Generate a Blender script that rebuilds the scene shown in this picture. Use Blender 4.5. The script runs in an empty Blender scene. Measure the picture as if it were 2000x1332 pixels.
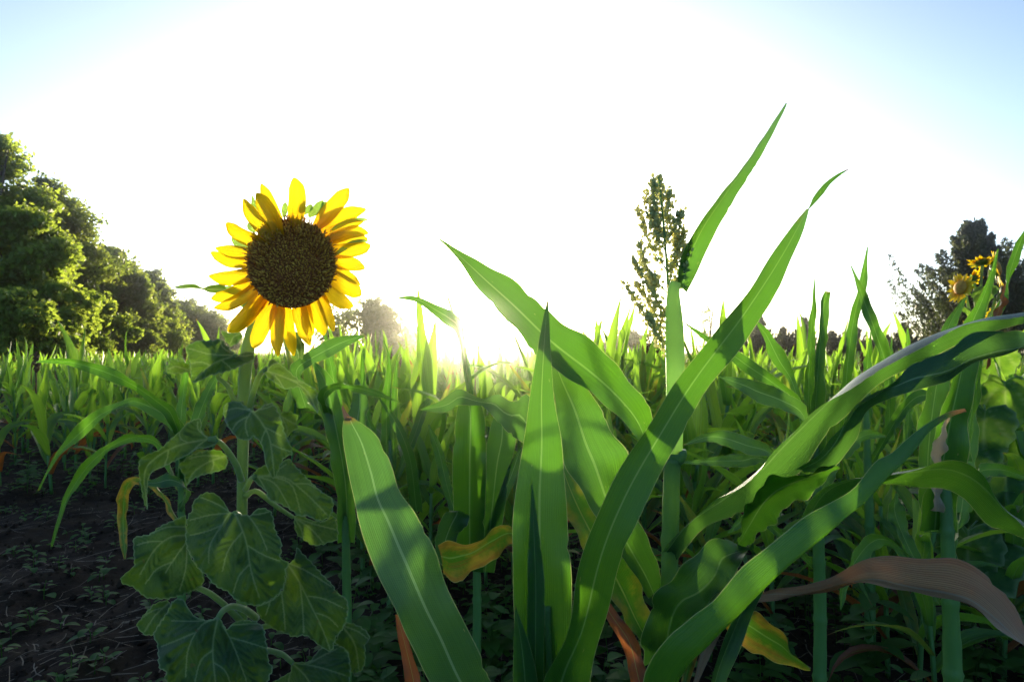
import bpy, math, random
import numpy as np
from mathutils import Vector
from mathutils.geometry import delaunay_2d_cdt

SC = bpy.context.scene
COL = SC.collection
R = math.radians
rng = np.random.RandomState(7)

# ------------------------------------------------------------------ camera
FPX = 1222.0                      # focal length in photo pixels (photo 2000 x 1332)
CAMZ = 0.95
PITCH = R(0.9)
cam = bpy.data.cameras.new('camera')
cam.sensor_width = 36.0
cam.lens = 36.0 * FPX / 2000.0
cam.clip_start = 0.02
cam.clip_end = 3000
cam.dof.use_dof = True
cam.dof.focus_distance = 0.95
cam.dof.aperture_fstop = 15.0
camo = bpy.data.objects.new('camera', cam)
camo.location = (0, 0, CAMZ)
camo.rotation_euler = (R(90) + PITCH, 0, 0)
COL.objects.link(camo)
SC.camera = camo

# ------------------------------------------------------------------ sky and sun
SUN_EL, SUN_AZ = R(1.9), R(-3.1)
world = bpy.data.worlds.new('World')
SC.world = world
world.use_nodes = True
nt = world.node_tree
sky = nt.nodes.new('ShaderNodeTexSky')
sky.sky_type = 'NISHITA'
sky.sun_disc = False
sky.sun_elevation = SUN_EL
sky.sun_rotation = SUN_AZ
sky.air_density = 0.3
sky.dust_density = 2.0
sky.ozone_density = 1.6
bg = nt.nodes['Background']
bg.inputs[1].default_value = 0.15
wb = nt.nodes.new('ShaderNodeMix')             # white balance of the sky light
wb.data_type = 'RGBA'
wb.blend_type = 'MULTIPLY'
wb.inputs[0].default_value = 1.0
wb.inputs[7].default_value = (1.08, 1.12, .98, 1)
nt.links.new(sky.outputs[0], wb.inputs[6])
nt.links.new(wb.outputs[2], bg.inputs[0])
sun = bpy.data.lights.new('sun', 'SUN')
sun.energy = 4.0
sun.angle = R(0.6)
sun.color = (1.0, 0.86, 0.60)
suno = bpy.data.objects.new('sun', sun)
sd = Vector((math.sin(SUN_AZ) * math.cos(SUN_EL), math.cos(SUN_AZ) * math.cos(SUN_EL), math.sin(SUN_EL)))
suno.rotation_euler = sd.to_track_quat('Z', 'Y').to_euler()
suno.location = (0, 0, 20)
COL.objects.link(suno)
SC.view_settings.view_transform = 'Standard'
SC.view_settings.look = 'None'
SC.view_settings.exposure = 2.45
SC.view_settings.gamma = 1.0
SC.cycles.max_bounces = 8
SC.cycles.transmission_bounces = 6
SC.cycles.diffuse_bounces = 4
SC.cycles.sample_clamp_indirect = 6

# ------------------------------------------------------------------ helpers
FWD = np.array([0, math.cos(PITCH), math.sin(PITCH)])
UPV = np.array([0, -math.sin(PITCH), math.cos(PITCH)])
RGT = np.array([1.0, 0, 0])
CP = np.array([0, 0, CAMZ])


def P(x, y, d):
    """photo pixel + distance -> point in the world (scalars or arrays)"""
    x = np.asarray(x, float); y = np.asarray(y, float); d = np.asarray(d, float)
    a = ((x - 1000) / FPX * d)[..., None]; b = ((666 - y) / FPX * d)[..., None]
    return CP + a * RGT + b * UPV + d[..., None] * FWD


def cr(pts, n):
    """Catmull-Rom through pts, resampled evenly to n points"""
    p = np.asarray(pts, float)
    if len(p) == 2:
        t = np.linspace(0, 1, n)[:, None]
        return p[0] * (1 - t) + p[1] * t
    q = np.vstack([2 * p[0] - p[1], p, 2 * p[-1] - p[-2]])
    out = []
    for i in range(1, len(q) - 2):
        t = np.linspace(0, 1, 17)[:-1, None]
        a, b, c, d = q[i - 1], q[i], q[i + 1], q[i + 2]
        out.append(0.5 * (2 * b + (c - a) * t + (2 * a - 5 * b + 4 * c - d) * t * t + (3 * b - a - 3 * c + d) * t ** 3))
    out = np.vstack(out + [p[-1:]])
    s = np.r_[0, np.cumsum(np.linalg.norm(np.diff(out, axis=0), axis=1))]
    u = np.linspace(0, s[-1], n)
    return np.stack([np.interp(u, s, out[:, k]) for k in range(out.shape[1])], 1)


def lerpk(keys, n):
    keys = np.atleast_1d(np.asarray(keys, float))
    if len(keys) == 1: return np.full(n, keys[0])
    return cr(np.stack([np.linspace(0, 1, len(keys)), keys], 1), n)[:, 1] if len(keys) > 2 else np.linspace(keys[0], keys[1], n)


def mesh(name, V, F, mats, UV=None, attrs=None, smooth=True, midx=None):
    V = np.asarray(V, float)
    me = bpy.data.meshes.new(name)
    me.from_pydata(V.tolist(), [], [list(map(int, f)) for f in F])
    if not isinstance(mats, (list, tuple)): mats = [mats]
    for m in mats: me.materials.append(m)
    if UV is not None:
        UV = np.asarray(UV, float)
        lay = me.uv_layers.new(name='UVMap')
        li = np.empty(len(me.loops), int); me.loops.foreach_get('vertex_index', li)
        lay.data.foreach_set('uv', UV[li].astype(np.float32).ravel())
    if attrs:
        for k, a in attrs.items():
            at = me.attributes.new(k, 'FLOAT', 'POINT')
            at.data.foreach_set('value', np.asarray(a, np.float32))
    if midx is not None:
        me.polygons.foreach_set('material_index', np.asarray(midx, np.int32))
    if smooth:
        me.polygons.foreach_set('use_smooth', np.ones(len(me.polygons), bool))
    me.update()
    return me


def link(name, me, parent=None):
    o = bpy.data.objects.new(name, me)
    COL.objects.link(o)
    if parent is not None: o.parent = parent
    return o


def tag(o, label=None, cat=None, group=None, kind=None):
    if label: o['label'] = label
    if cat: o['category'] = cat
    if group: o['group'] = group
    if kind: o['kind'] = kind
    return o


def thing(name, label, cat, loc=(0, 0, 0), group=None):
    o = bpy.data.objects.new(name, None)
    o.empty_display_size = 0.1
    COL.objects.link(o)
    o.location = loc
    return tag(o, label, cat, group)


def part(name, par, V, F, mat, UV=None, attrs=None, label=None, base=None, **k):
    """a part given in world coordinates under thing par (base: origin of an ancestor if par is itself a part)"""
    off = np.array(base if base is not None else par.location)
    o = link(name, mesh(name, np.asarray(V) - off, F, mat, UV, attrs, **k), par)
    if label: o['label'] = label
    return o


def quads(n, m, off=0, close=False):
    """faces of an n x m grid of vertices"""
    f = []
    for i in range(n - 1):
        for j in range(m if close else m - 1):
            k = (j + 1) % m
            f.append((off + i * m + j, off + i * m + k, off + (i + 1) * m + k, off + (i + 1) * m + j))
    return f


def tube(pts, rad, ns=8, off=0, cap=True):
    pts = np.asarray(pts, float); n = len(pts)
    rad = np.broadcast_to(np.asarray(rad, float), (n,)) if np.ndim(rad) < 1 or len(np.atleast_1d(rad)) == n else lerpk(rad, n)
    T = np.gradient(pts, axis=0); T /= np.linalg.norm(T, axis=1)[:, None] + 1e-12
    ref = np.array([0.31, 0.95, 0.1]) if abs(T[0][1]) < 0.8 else np.array([1.0, 0.1, 0.2])
    A = np.cross(T, ref); A /= np.linalg.norm(A, axis=1)[:, None] + 1e-12
    B = np.cross(T, A)
    an = np.linspace(0, 2 * np.pi, ns, endpoint=False)
    V = pts[:, None] + rad[:, None, None] * (np.cos(an)[None, :, None] * A[:, None] + np.sin(an)[None, :, None] * B[:, None])
    V = V.reshape(-1, 3)
    F = quads(n, ns, off, True)
    if cap:
        F.append(tuple(off + np.arange(ns)[::-1])); F.append(tuple(off + (n - 1) * ns + np.arange(ns)))
    s = np.r_[0, np.cumsum(np.linalg.norm(np.diff(pts, axis=0), axis=1))]
    UV = np.stack([np.tile(an / 2 / np.pi, n), np.repeat(s, ns)], 1)
    return V, F, UV


class MB:
    """collects pieces that make ONE part"""
    def __init__(s): s.V = []; s.F = []; s.U = []; s.n = 0; s.M = []
    def add(s, V, F, UV=None, mi=0):
        V = np.asarray(V, float)
        s.V.append(V); s.F += [tuple(int(q) + s.n for q in f) for f in F]
        s.M += [mi] * len(F)
        s.U.append(np.zeros((len(V), 2)) if UV is None else np.asarray(UV, float)); s.n += len(V)
    def get(s): return np.vstack(s.V), s.F, np.vstack(s.U)


# ------------------------------------------------------------------ materials
class NT:
    def __init__(s, name):
        s.m = bpy.data.materials.new(name); s.m.use_nodes = True
        s.t = s.m.node_tree; s.t.nodes.clear()
        s.out = s.n('ShaderNodeOutputMaterial')
    def n(s, typ, **k):
        nd = s.t.nodes.new(typ)
        for a, b in k.items(): setattr(nd, a, b)
        return nd
    def l(s, a, b): s.t.links.new(a, b)
    def v(s, sock, val):
        if hasattr(val, 'is_output'): s.l(val, sock)
        elif isinstance(val, tuple) and len(val) == 3 and sock.type == 'RGBA': sock.default_value = (*val, 1)
        else: sock.default_value = val
    def math(s, op, a, b=None, c=None, clamp=False):
        nd = s.n('ShaderNodeMath', operation=op, use_clamp=clamp)
        for i, x in enumerate((a, b, c)):
            if x is not None: s.v(nd.inputs[i], x)
        return nd.outputs[0]
    def mix(s, f, a, b, blend='MIX'):
        nd = s.n('ShaderNodeMix', data_type='RGBA', blend_type=blend)
        s.v(nd.inputs[0], f)
        s.v(nd.inputs[6], a if hasattr(a, 'is_output') else (*a, 1)); s.v(nd.inputs[7], b if hasattr(b, 'is_output') else (*b, 1))
        return nd.outputs[2]
    def ramp(s, f, lo, hi):
        nd = s.n('ShaderNodeMapRange', interpolation_type='SMOOTHSTEP')
        s.v(nd.inputs[0], f); nd.inputs[1].default_value = lo; nd.inputs[2].default_value = hi
        return nd.outputs[0]
    def noise(s, vec, scale, detail=3, rough=.5):
        nd = s.n('ShaderNodeTexNoise'); s.v(nd.inputs['Scale'], scale)
        nd.inputs['Detail'].default_value = detail; nd.inputs['Roughness'].default_value = rough
        if vec is not None: s.l(vec, nd.inputs['Vector'])
        return nd.outputs[0]
    def vmul(s, vec, k):
        nd = s.n('ShaderNodeVectorMath', operation='MULTIPLY'); s.l(vec, nd.inputs[0]); nd.inputs[1].default_value = k
        return nd.outputs[0]
    def bump(s, h, strength, dist):
        nd = s.n('ShaderNodeBump'); nd.inputs['Strength'].default_value = strength; nd.inputs['Distance'].default_value = dist
        s.l(h, nd.inputs['Height']); return nd.outputs[0]
    def leafshader(s, base, trans, fac, rough=.45, spec=.5, normal=None, sheen=0.0):
        p = s.n('ShaderNodeBsdfPrincipled')
        s.v(p.inputs['Base Color'], base); s.v(p.inputs['Roughness'], rough); p.inputs['Specular IOR Level'].default_value = spec
        if sheen:
            p.inputs['Sheen Weight'].default_value = sheen; p.inputs['Sheen Roughness'].default_value = .4
        t = s.n('ShaderNodeBsdfTranslucent'); s.v(t.inputs['Color'], trans)
        if normal is not None: s.l(normal, p.inputs['Normal']); s.l(normal, t.inputs['Normal'])
        mx = s.n('ShaderNodeMixShader'); s.v(mx.inputs[0], fac)
        s.l(p.outputs[0], mx.inputs[1]); s.l(t.outputs[0], mx.inputs[2]); s.l(mx.outputs[0], s.out.inputs[0])
        return s.m


def blade_mat(name, base=(.028, .095, .012), base2=(.020, .07, .012), trans=(.115, .33, .014), mid=(.20, .32, .10), fac=.42,
              rough=.34, veins=46, tipbrown=.985, yellow=0.0, brown=0.0, edge=(.42, .45, .16)):
    """strap leaf: fine parallel veins along the blade, pale midrib, pale margin, dry tip; u across, v = metres along, w = 0..1"""
    s = NT(name)
    uv = s.n('ShaderNodeUVMap').outputs[0]
    sx = s.n('ShaderNodeSeparateXYZ'); s.l(uv, sx.inputs[0])
    u, v = sx.outputs[0], sx.outputs[1]
    w = s.n('ShaderNodeAttribute', attribute_name='along').outputs['Fac']
    c = s.math('ABSOLUTE', s.math('SUBTRACT', u, .5))
    obj = s.n('ShaderNodeTexCoord').outputs['Object']
    streak = s.noise(s.vmul(uv, (veins * 1.5, 2.2, 1)), 1.0, 3, .6)
    fine = s.math('SINE', s.math('MULTIPLY', u, veins * 4.2))
    cloud = s.noise(obj, 26, 4, .6)
    col = s.mix(s.math('MULTIPLY', s.ramp(streak, .3, .7), .8), base, base2)
    col = s.mix(s.math('MULTIPLY', s.ramp(fine, .1, 1), .38), col, tuple(min(1, q * 1.8) for q in base))
    tcol = s.mix(s.math('MULTIPLY', s.ramp(streak, .3, .7), .6), trans, tuple(q * .62 for q in trans))
    tcol = s.mix(s.math('MULTIPLY', s.ramp(fine, -.2, .9), .30), tcol, tuple(q * .5 for q in trans))
    if yellow:
        yf = s.math('MULTIPLY', s.ramp(s.math('ADD', s.math('MULTIPLY', cloud, 1.0), s.math('MULTIPLY', c, .55)), .55, .85), yellow)
        col = s.mix(yf, col, (.32, .23, .03)); tcol = s.mix(yf, tcol, (.52, .36, .03))
    if brown:
        bf = s.math('MULTIPLY', s.ramp(s.math('ADD', s.noise(s.vmul(uv, (7, 9, 1)), 1.0, 4, .6), s.math('MULTIPLY', c, .3)), .50, .74), brown)
        col = s.mix(bf, col, (.16, .055, .018)); tcol = s.mix(bf, tcol, (.34, .10, .02))
    # specks: small pale scars
    sp = s.ramp(s.noise(s.vmul(uv, (22, 70, 1)), 1.0, 1, .5), .775, .81)
    col = s.mix(s.math('MULTIPLY', sp, .55), col, (.34, .36, .14)); tcol = s.mix(s.math('MULTIPLY', sp, .5), tcol, (.5, .5, .15))
    tb = s.ramp(s.math('ADD', w, s.math('MULTIPLY', s.math('SUBTRACT', cloud, .5), .12)), tipbrown, min(1.02, tipbrown + .05))
    col = s.mix(tb, col, (.20, .10, .035)); tcol = s.mix(tb, tcol, (.28, .13, .03))
    mr = s.ramp(c, .030, .012)
    if mid is not None:
        col = s.mix(s.math('MULTIPLY', mr, .75), col, mid); tcol = s.mix(s.math('MULTIPLY', mr, .5), tcol, (.24, .40, .10))
    ed = s.ramp(c, .482, .497)
    col = s.mix(s.math('MULTIPLY', ed, .8), col, edge); tcol = s.mix(s.math('MULTIPLY', ed, .8), tcol, edge)  # pale margin, lightened to stand in for the rim-lit edge too
    wear = s.ramp(s.math('ADD', c, s.math('MULTIPLY', s.math('SUBTRACT', s.noise(s.vmul(uv, (3, 30, 1)), 1.0, 4, .65), .5), .16)), .515, .545)
    col = s.mix(wear, col, (.24, .15, .05)); tcol = s.mix(wear, tcol, (.45, .28, .05))
    nb = s.bump(s.math('ADD', streak, s.math('MULTIPLY', fine, .3)), .35, .0014)
    rg = s.math('ADD', rough, s.math('MULTIPLY', s.math('SUBTRACT', cloud, .5), .25))
    return s.leafshader(col, tcol, fac, rg, .5, nb)


M_BLADE = blade_mat('corn_leaf')
M_BLADE2 = blade_mat('sorghum_leaf', base=(.026, .088, .020), base2=(.019, .066, .018), trans=(.12, .33, .02))
M_BLUE = blade_mat('bluish_leaf', base=(.028, .082, .038), base2=(.021, .062, .032), trans=(.11, .29, .03), fac=.38, rough=.34, mid=(.26, .36, .22))
M_YELLOW = blade_mat('yellowing_leaf', yellow=1.0, brown=.5)
M_TIPYEL = blade_mat('rolled_leaf', tipbrown=.93, mid=None, fac=.3, base=(.03, .12, .012), base2=(.027, .105, .012))
M_DEAD = blade_mat('dry_leaf', base=(.30, .175, .075), base2=(.17, .085, .035), trans=(.26, .11, .04), mid=(.26, .19, .15), fac=.22, rough=.5,
                   brown=.35, edge=(.2, .12, .08))
M_RUST = blade_mat('rusty_leaf', base=(.22, .07, .025), base2=(.15, .045, .02), trans=(.55, .17, .03), mid=(.4, .30, .06), fac=.45, brown=.5, edge=(.3, .12, .04))
M_FIELD = blade_mat('field_leaf', base=(.06, .155, .035), base2=(.045, .12, .035), trans=(.34, .62, .03), fac=.55, veins=14, rough=.4, tipbrown=.94)
M_FIELD2 = blade_mat('pale_field_leaf', base=(.09, .16, .035), base2=(.06, .125, .03), trans=(.38, .50, .04), fac=.5, veins=14, rough=.42, yellow=.35, tipbrown=.88)


def simple(name, c1, c2, scale=20, rough=.6, trans=None, fac=.3, sheen=0, bump=.2, stretch=(1, 1, 1), spec=.4):
    s = NT(name)
    obj = s.vmul(s.n('ShaderNodeTexCoord').outputs['Object'], stretch)
    f = s.noise(obj, scale, 5, .6)
    col = s.mix(s.ramp(f, .35, .65), c1, c2)
    nb = s.bump(f, bump, .004)
    if trans: return s.leafshader(col, trans, fac, rough, spec, nb, sheen)
    p = s.n('ShaderNodeBsdfPrincipled'); s.l(col, p.inputs['Base Color']); p.inputs['Roughness'].default_value = rough
    p.inputs['Specular IOR Level'].default_value = spec
    if sheen: p.inputs['Sheen Weight'].default_value = sheen
    s.l(nb, p.inputs['Normal']); s.l(p.outputs[0], s.out.inputs[0])
    return s.m


M_STALK = simple('stalk', (.10, .23, .07), (.15, .29, .10), 40, .4, (.36, .56, .12), .4, stretch=(1, 1, .08))
M_SHEATH = simple('leaf_sheath', (.15, .32, .12), (.20, .38, .16), 40, .4, (.62, .88, .34), .62, stretch=(1, 1, .08))
M_SFSTEM = simple('hairy_stem', (.17, .27, .08), (.22, .32, .11), 60, .6, (.5, .66, .22), .42, sheen=.6, bump=.5, stretch=(1, 1, .2))
M_HAIR = simple('stem_hair', (.5, .5, .34), (.6, .6, .4), 30, .6, (.6, .6, .4), .5, bump=0)
M_GRAIN = simple('grain', (.54, .60, .30), (.66, .58, .32), 70, .6, (.93, .92, .55), .7, bump=0)
M_GRAIN_RED = simple('red_grain', (.13, .045, .02), (.20, .08, .03), 60, .7, bump=0)
M_STRAW = simple('straw', (.10, .065, .04), (.20, .14, .09), 15, .8, bump=0)
M_BARK = simple('bark', (.06, .045, .035), (.11, .09, .07), 8, .9, bump=.6, stretch=(1, 1, .2))
M_WEED = simple('weed_leaf', (.05, .125, .012), (.028, .075, .010), 12, .6, (.14, .34, .02), .4)
M_WEEDY = simple('yellowing_weed_leaf', (.20, .20, .02), (.10, .15, .03), 25, .5, (.55, .48, .03), .5)
M_SEPAL = simple('sepal', (.07, .16, .04), (.10, .20, .05), 30, .5, (.28, .46, .06), .45, sheen=.3)


def foliage(name, c1, c2, t1, t2, scale, fac=.45):
    s = NT(name)
    obj = s.n('ShaderNodeTexCoord').outputs['Object']
    f = s.ramp(s.noise(obj, scale, 3, .6), .35, .65)
    return s.leafshader(s.mix(f, c1, c2), s.mix(f, t1, t2), fac, .55, .3)


M_TREE = foliage('broad_leaves', (.08, .13, .02), (.12, .16, .028), (.36, .50, .05), (.50, .60, .06), 1.1)
M_TREED = foliage('dark_broad_leaves', (.055, .095, .025), (.09, .125, .03), (.28, .38, .04), (.42, .48, .06), 1.0)
M_CEDAR = foliage('cedar_needles', (.03, .05, .025), (.05, .07, .03), (.09, .12, .03), (.14, .16, .04), 1.5, .35)


def petal_mat():
    s = NT('petal')
    uv = s.n('ShaderNodeUVMap').outputs[0]
    sx = s.n('ShaderNodeSeparateXYZ'); s.l(uv, sx.inputs[0])
    st = s.noise(s.vmul(uv, (16, 1.2, 1)), 1.0, 2, .5)
    cl = s.ramp(sx.outputs[1], 0.0, .6)
    col = s.mix(cl, (.70, .34, .004), (.76, .53, .006))
    col = s.mix(s.math('MULTIPLY', s.ramp(st, .45, .7), .4), col, (.52, .23, .004))
    tr = s.mix(cl, (.70, .33, .003), (.80, .57, .008))
    tr = s.mix(s.math('MULTIPLY', s.ramp(st, .42, .7), .35), tr, (.6, .3, .004))
    nb = s.bump(st, .5, .002)
    return s.leafshader(col, tr, .5, .5, .35, nb)


M_PETAL = petal_mat()


def sunleaf_mat(name='sunflower_leaf', fac=.21, k=.68):
    s = NT(name)
    ve = s.n('ShaderNodeAttribute', attribute_name='vein').outputs['Fac']
    ed = s.n('ShaderNodeAttribute', attribute_name='margin').outputs['Fac']
    obj = s.n('ShaderNodeTexCoord').outputs['Object']
    f = s.noise(obj, 34, 5, .62)
    g = s.noise(obj, 260, 3, .6)
    col = s.mix(s.ramp(f, .3, .7), (.022 * k, .078 * k, .018 * k), (.038 * k, .11 * k, .022 * k))
    col = s.mix(s.math('MULTIPLY', s.ramp(g, .5, .75), .3), col, (.02, .06, .02))
    vf = s.math('MULTIPLY', ve, .42)
    col = s.mix(vf, col, (.30, .40, .18))
    tr = s.mix(s.ramp(f, .3, .7), (.12, .27, .014), (.18, .34, .018))
    tr = s.mix(s.math('MULTIPLY', ve, .4), tr, (.36, .44, .14))
    col = s.mix(s.math('MULTIPLY', ed, .7), col, (.34, .40, .20))  # pale margin: rim light on the edge fuzz put into the colour
    # nibbled brown spots
    sp = s.ramp(s.noise(s.vmul(obj, (1, 1, 1)), 60, 1, .4), .755, .775)
    col = s.mix(s.math('MULTIPLY', sp, .8), col, (.08, .05, .02))
    nb = s.bump(s.math('ADD', g, s.math('MULTIPLY', ve, .4)), .45, .0016)
    return s.leafshader(col, tr, fac, .6, .28, nb, sheen=.10)


M_SUNLEAF = sunleaf_mat()
M_SUNLEAF2 = sunleaf_mat('lit_sunflower_leaf', .5, 1.1)  # same leaf with brighter, more translucent colour so it looks sunlit


def disc_mat():
    s = NT('disc_floret')
    v = s.n('ShaderNodeAttribute', attribute_name='tip').outputs['Fac']
    rr = s.n('ShaderNodeAttribute', attribute_name='rnd').outputs['Fac']
    col = s.mix(v, (.30, .095, .022), s.mix(rr, (.60, .25, .04), (.98, .58, .08)))
    p = s.n('ShaderNodeBsdfPrincipled'); s.l(col, p.inputs['Base Color']); p.inputs['Roughness'].default_value = .7
    p.inputs['Specular IOR Level'].default_value = .2
    s.l(p.outputs[0], s.out.inputs[0]); return s.m


M_DISC = disc_mat()


def soil_mat():
    s = NT('soil')
    obj = s.n('ShaderNodeTexCoord').outputs['Object']
    a = s.noise(obj, 5, 6, .65); b = s.noise(obj, 60, 5, .7); far = s.noise(obj, .6, 4, .6)
    col = s.mix(s.ramp(a, .35, .68), (.020, .0105, .006), (.052, .030, .017))
    col = s.mix(s.math('MULTIPLY', s.ramp(b, .55, .72), .5), col, (.075, .058, .045))
    d = s.n('ShaderNodeVectorMath', operation='LENGTH'); s.l(obj, d.inputs[0])
    col = s.mix(s.ramp(d.outputs['Value'], 25, 60), col, s.mix(far, (.04, .07, .02), (.07, .09, .03)))
    p = s.n('ShaderNodeBsdfPrincipled'); s.l(col, p.inputs['Base Color']); p.inputs['Roughness'].default_value = .984
    p.inputs['Specular IOR Level'].default_value = .15
    s.l(s.bump(s.math('ADD', a, s.math('MULTIPLY', b, .6)), .9, .02), p.inputs['Normal'])
    s.l(p.outputs[0], s.out.inputs[0]); return s.m


M_SOIL = soil_mat()


# ------------------------------------------------------------------ ground
def soil_h(x, y):
    h = .018 * np.sin(x * 8.4 + .7 * np.sin(y * 1.3))
    for k, (f, a) in enumerate(((3.1, .012), (7.7, .010), (17.3, .009), (33.0, .006), (71.0, .004))):
        h = h + a * np.sin(f * x + 1.7 * k + 2.1 * np.sin(f * .37 * y + k)) * np.sin(f * .9 * y + 2.3 * k + 1.6 * np.sin(f * .41 * x))
    return h * np.clip((40 - np.hypot(x, y)) / 30, 0, 1) - .02


gx = np.r_[-240, -160, -100, -50, -25, -12, np.linspace(-6, 6, 261), 12, 25, 50, 100, 160, 240]
gy = np.r_[-40, -15, -4, np.linspace(-.5, 8, 231), np.linspace(8.3, 16, 30), 20, 28, 40, 60, 100, 180, 300]
GX, GY = np.meshgrid(gx, gy, indexing='ij')
GZ = soil_h(GX, GY) + np.where((np.abs(GX) < 7) & (GY < 9), rng.normal(0, .0035, GX.shape), 0)
o = link('ground', mesh('ground', np.stack([GX, GY, GZ], -1).reshape(-1, 3), quads(len(gx), len(gy)), M_SOIL))
tag(o, 'dark bare soil of the field with crumbs and dry roots', 'ground', kind='structure')


def gz(x, y): return float(soil_h(np.float64(x), np.float64(y)))


# ------------------------------------------------------------------ strap leaves traced edge by edge
def blade(par, left, right, depth, tilt=0.0, fold=.10, mat=None, ripple=.012, rf=3.0, n=60, m=13, nicks=True, label=None, midp=0.0, name='leaf', seed=0, arch=0.0):
    """left and right edges in photo pixels from base to tip, distance keys along the blade, tilt = how much farther the right edge is,
    fold = depth of the V along the midrib (part of the width), arch = bow of the cross-section"""
    L = cr(left, n); Rr = cr(right, n)
    d = lerpk(depth, n); t = lerpk(tilt, n)
    A = P(L[:, 0], L[:, 1], d - t / 2); B = P(Rr[:, 0], Rr[:, 1], d + t / 2)
    W = B - A; wl = np.linalg.norm(W, axis=1)
    T = np.gradient((A + B) / 2, axis=0)
    N = np.cross(W, T); N /= np.linalg.norm(N, axis=1)[:, None] + 1e-9
    if np.sum(N[:, 1]) < 0: N = -N                        # points away from the viewer on the whole
    tt = np.linspace(-1, 1, m)
    s = np.r_[0, np.cumsum(np.linalg.norm(T, axis=1))][:n]
    ln = s[-1]
    rs = np.random.RandomState(seed + 11)
    fo = lerpk(fold, n)
    off = fo[:, None] * wl[:, None] * (1 - np.abs(tt)[None] ** 1.35) + arch * wl[:, None] * (1 - tt[None] ** 2)
    ph = rs.rand(4) * 6.28
    for sd_, msk in ((0, tt < 0), (1, tt > 0)):
        wv = np.sin(s / ln * 6.28 * rf + ph[sd_]) + .6 * np.sin(s / ln * 6.28 * rf * 2.3 + ph[sd_ + 2])
        off = off + (ripple + .0008) * wv[:, None] * (np.abs(tt) ** 2.2 * msk)[None] * np.clip(wl / (wl.max() + 1e-9), .2, 1)[:, None]
    V = (A[:, None] * ((1 - tt) / 2)[None, :, None] + B[:, None] * ((1 + tt) / 2)[None, :, None] + off[..., None] * N[:, None])
    if nicks and n > 24:                                  # small nicks eaten out of the margins
        for q in range(rs.randint(3, 7)):
            i = rs.randint(4, n - 5); e, k = (0, 1) if rs.rand() < .5 else (m - 1, m - 2)
            f = rs.uniform(.15, .6)
            V[i, e] = V[i, e] * (1 - f) + V[i, k] * f
            if rs.rand() < .5: V[i + 1, e] = V[i + 1, e] * (1 - f * .6) + V[i + 1, k] * f * .6
    u = (tt + 1) / 2
    UV = np.stack([np.tile(u, n), np.repeat(s * 1.0, m)], 1)
    UV[:, 1] = UV[:, 1] * 1.0 + seed * .37
    along = np.repeat(np.linspace(0, 1, n), m)
    return part(name, par, V.reshape(-1, 3), quads(n, m), mat or M_BLADE, UV, {'along': along}, label)


def stalk(par, pts, rad, ns=14, mat=None, name='stalk', n=30):
    if name == 'stalk': n = max(n, 110)
    c = cr(pts, n); rr = lerpk(rad, n)
    if name == 'stalk':                                   # swollen joints every 13 cm or so
        sl = np.r_[0, np.cumsum(np.linalg.norm(np.diff(c, axis=0), axis=1))]
        ph_ = (sl + .05 * (len(pts) % 3)) % .135 - .0675
        rr = rr * (1 + .20 * np.exp(-(ph_ / .006) ** 2) + .06 * np.clip(ph_ / .0675, 0, 1))
    V, F, UV = tube(c, rr, ns)
    return part(name, par, V, F, mat or M_STALK, UV)


def down(px, py, d):
    """the ground point straight below a traced point"""
    p = P(px, py, d)
    return np.array([p[0], p[1], gz(p[0], p[1])])


# ---- the big corn plant in the middle of the foreground
b = down(1075, 1400, .72)
corn = thing('corn_plant', 'large green corn plant at bottom centre with broad upright leaves splayed in a fan', 'corn plant', tuple(b))
stalk(corn, [b - [0, 0, .02], (b + P(1075, 1340, .72)) / 2, P(1072, 1330, .72), P(1068, 1180, .72)], [.02, .018, .016, .006])
# broad leaf to the left with pale midrib, tip hooked over
blade(corn, [(960, 1480), (900, 1430), (840, 1332), (800, 1250), (760, 1170), (720, 1080), (690, 970), (673, 880), (669, 830), (676, 812)],
      [(1060, 1470), (1010, 1400), (955, 1322), (920, 1240), (890, 1180), (868, 1125), (848, 1075), (812, 1005), (782, 962), (765, 908), (735, 850), (690, 816)],
      [.70, .68, .66, .66, .68, .71], tilt=[.03, .035, .03, .02, 0], fold=[.10, .06, .05, .08], mat=M_BLUE, ripple=.004, seed=1)
blade(corn, [(673, 822), (668, 800), (668, 792)], [(690, 818), (678, 806), (670, 792)], [.711, .73, .745], fold=.1, ripple=0, n=8, m=5, mat=M_DEAD, seed=2,
      label='dry curled tip of the broad left leaf', name='leaf_tip')
# centre leaf, pointed, seen full face
blade(corn, [(1016, 1480), (1010, 1332), (1004, 1200), (1000, 1090), (1004, 985), (1020, 880), (1036, 765), (1052, 670), (1067, 590)],
      [(1108, 1480), (1114, 1332), (1117, 1190), (1112, 1050), (1104, 950), (1096, 860), (1083, 780), (1076, 690), (1071, 585)],
      [.70, .70, .71, .73, .75, .76], tilt=[.02, .01, 0], fold=[.22, .16, .10, .05], mat=M_BLADE, ripple=.002, seed=3)
blade(corn, [(1034, 1470), (1030, 1300), (1030, 1120), (1034, 1030), (1037, 945)], [(1066, 1470), (1062, 1300), (1064, 1150), (1054, 1050), (1040, 945)],
      [.700, .692, .70, .715], fold=.25, mat=M_BLADE2, ripple=.001, seed=4)
# sheath lip that crosses the base of the centre leaf
blade(corn, [(1000, 1480), (1002, 1300), (1006, 1185)], [(1066, 1480), (1045, 1300), (1007, 1182)], [.69, .685, .69], fold=.1, mat=M_BLADE2, ripple=0, seed=5, n=20)
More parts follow.
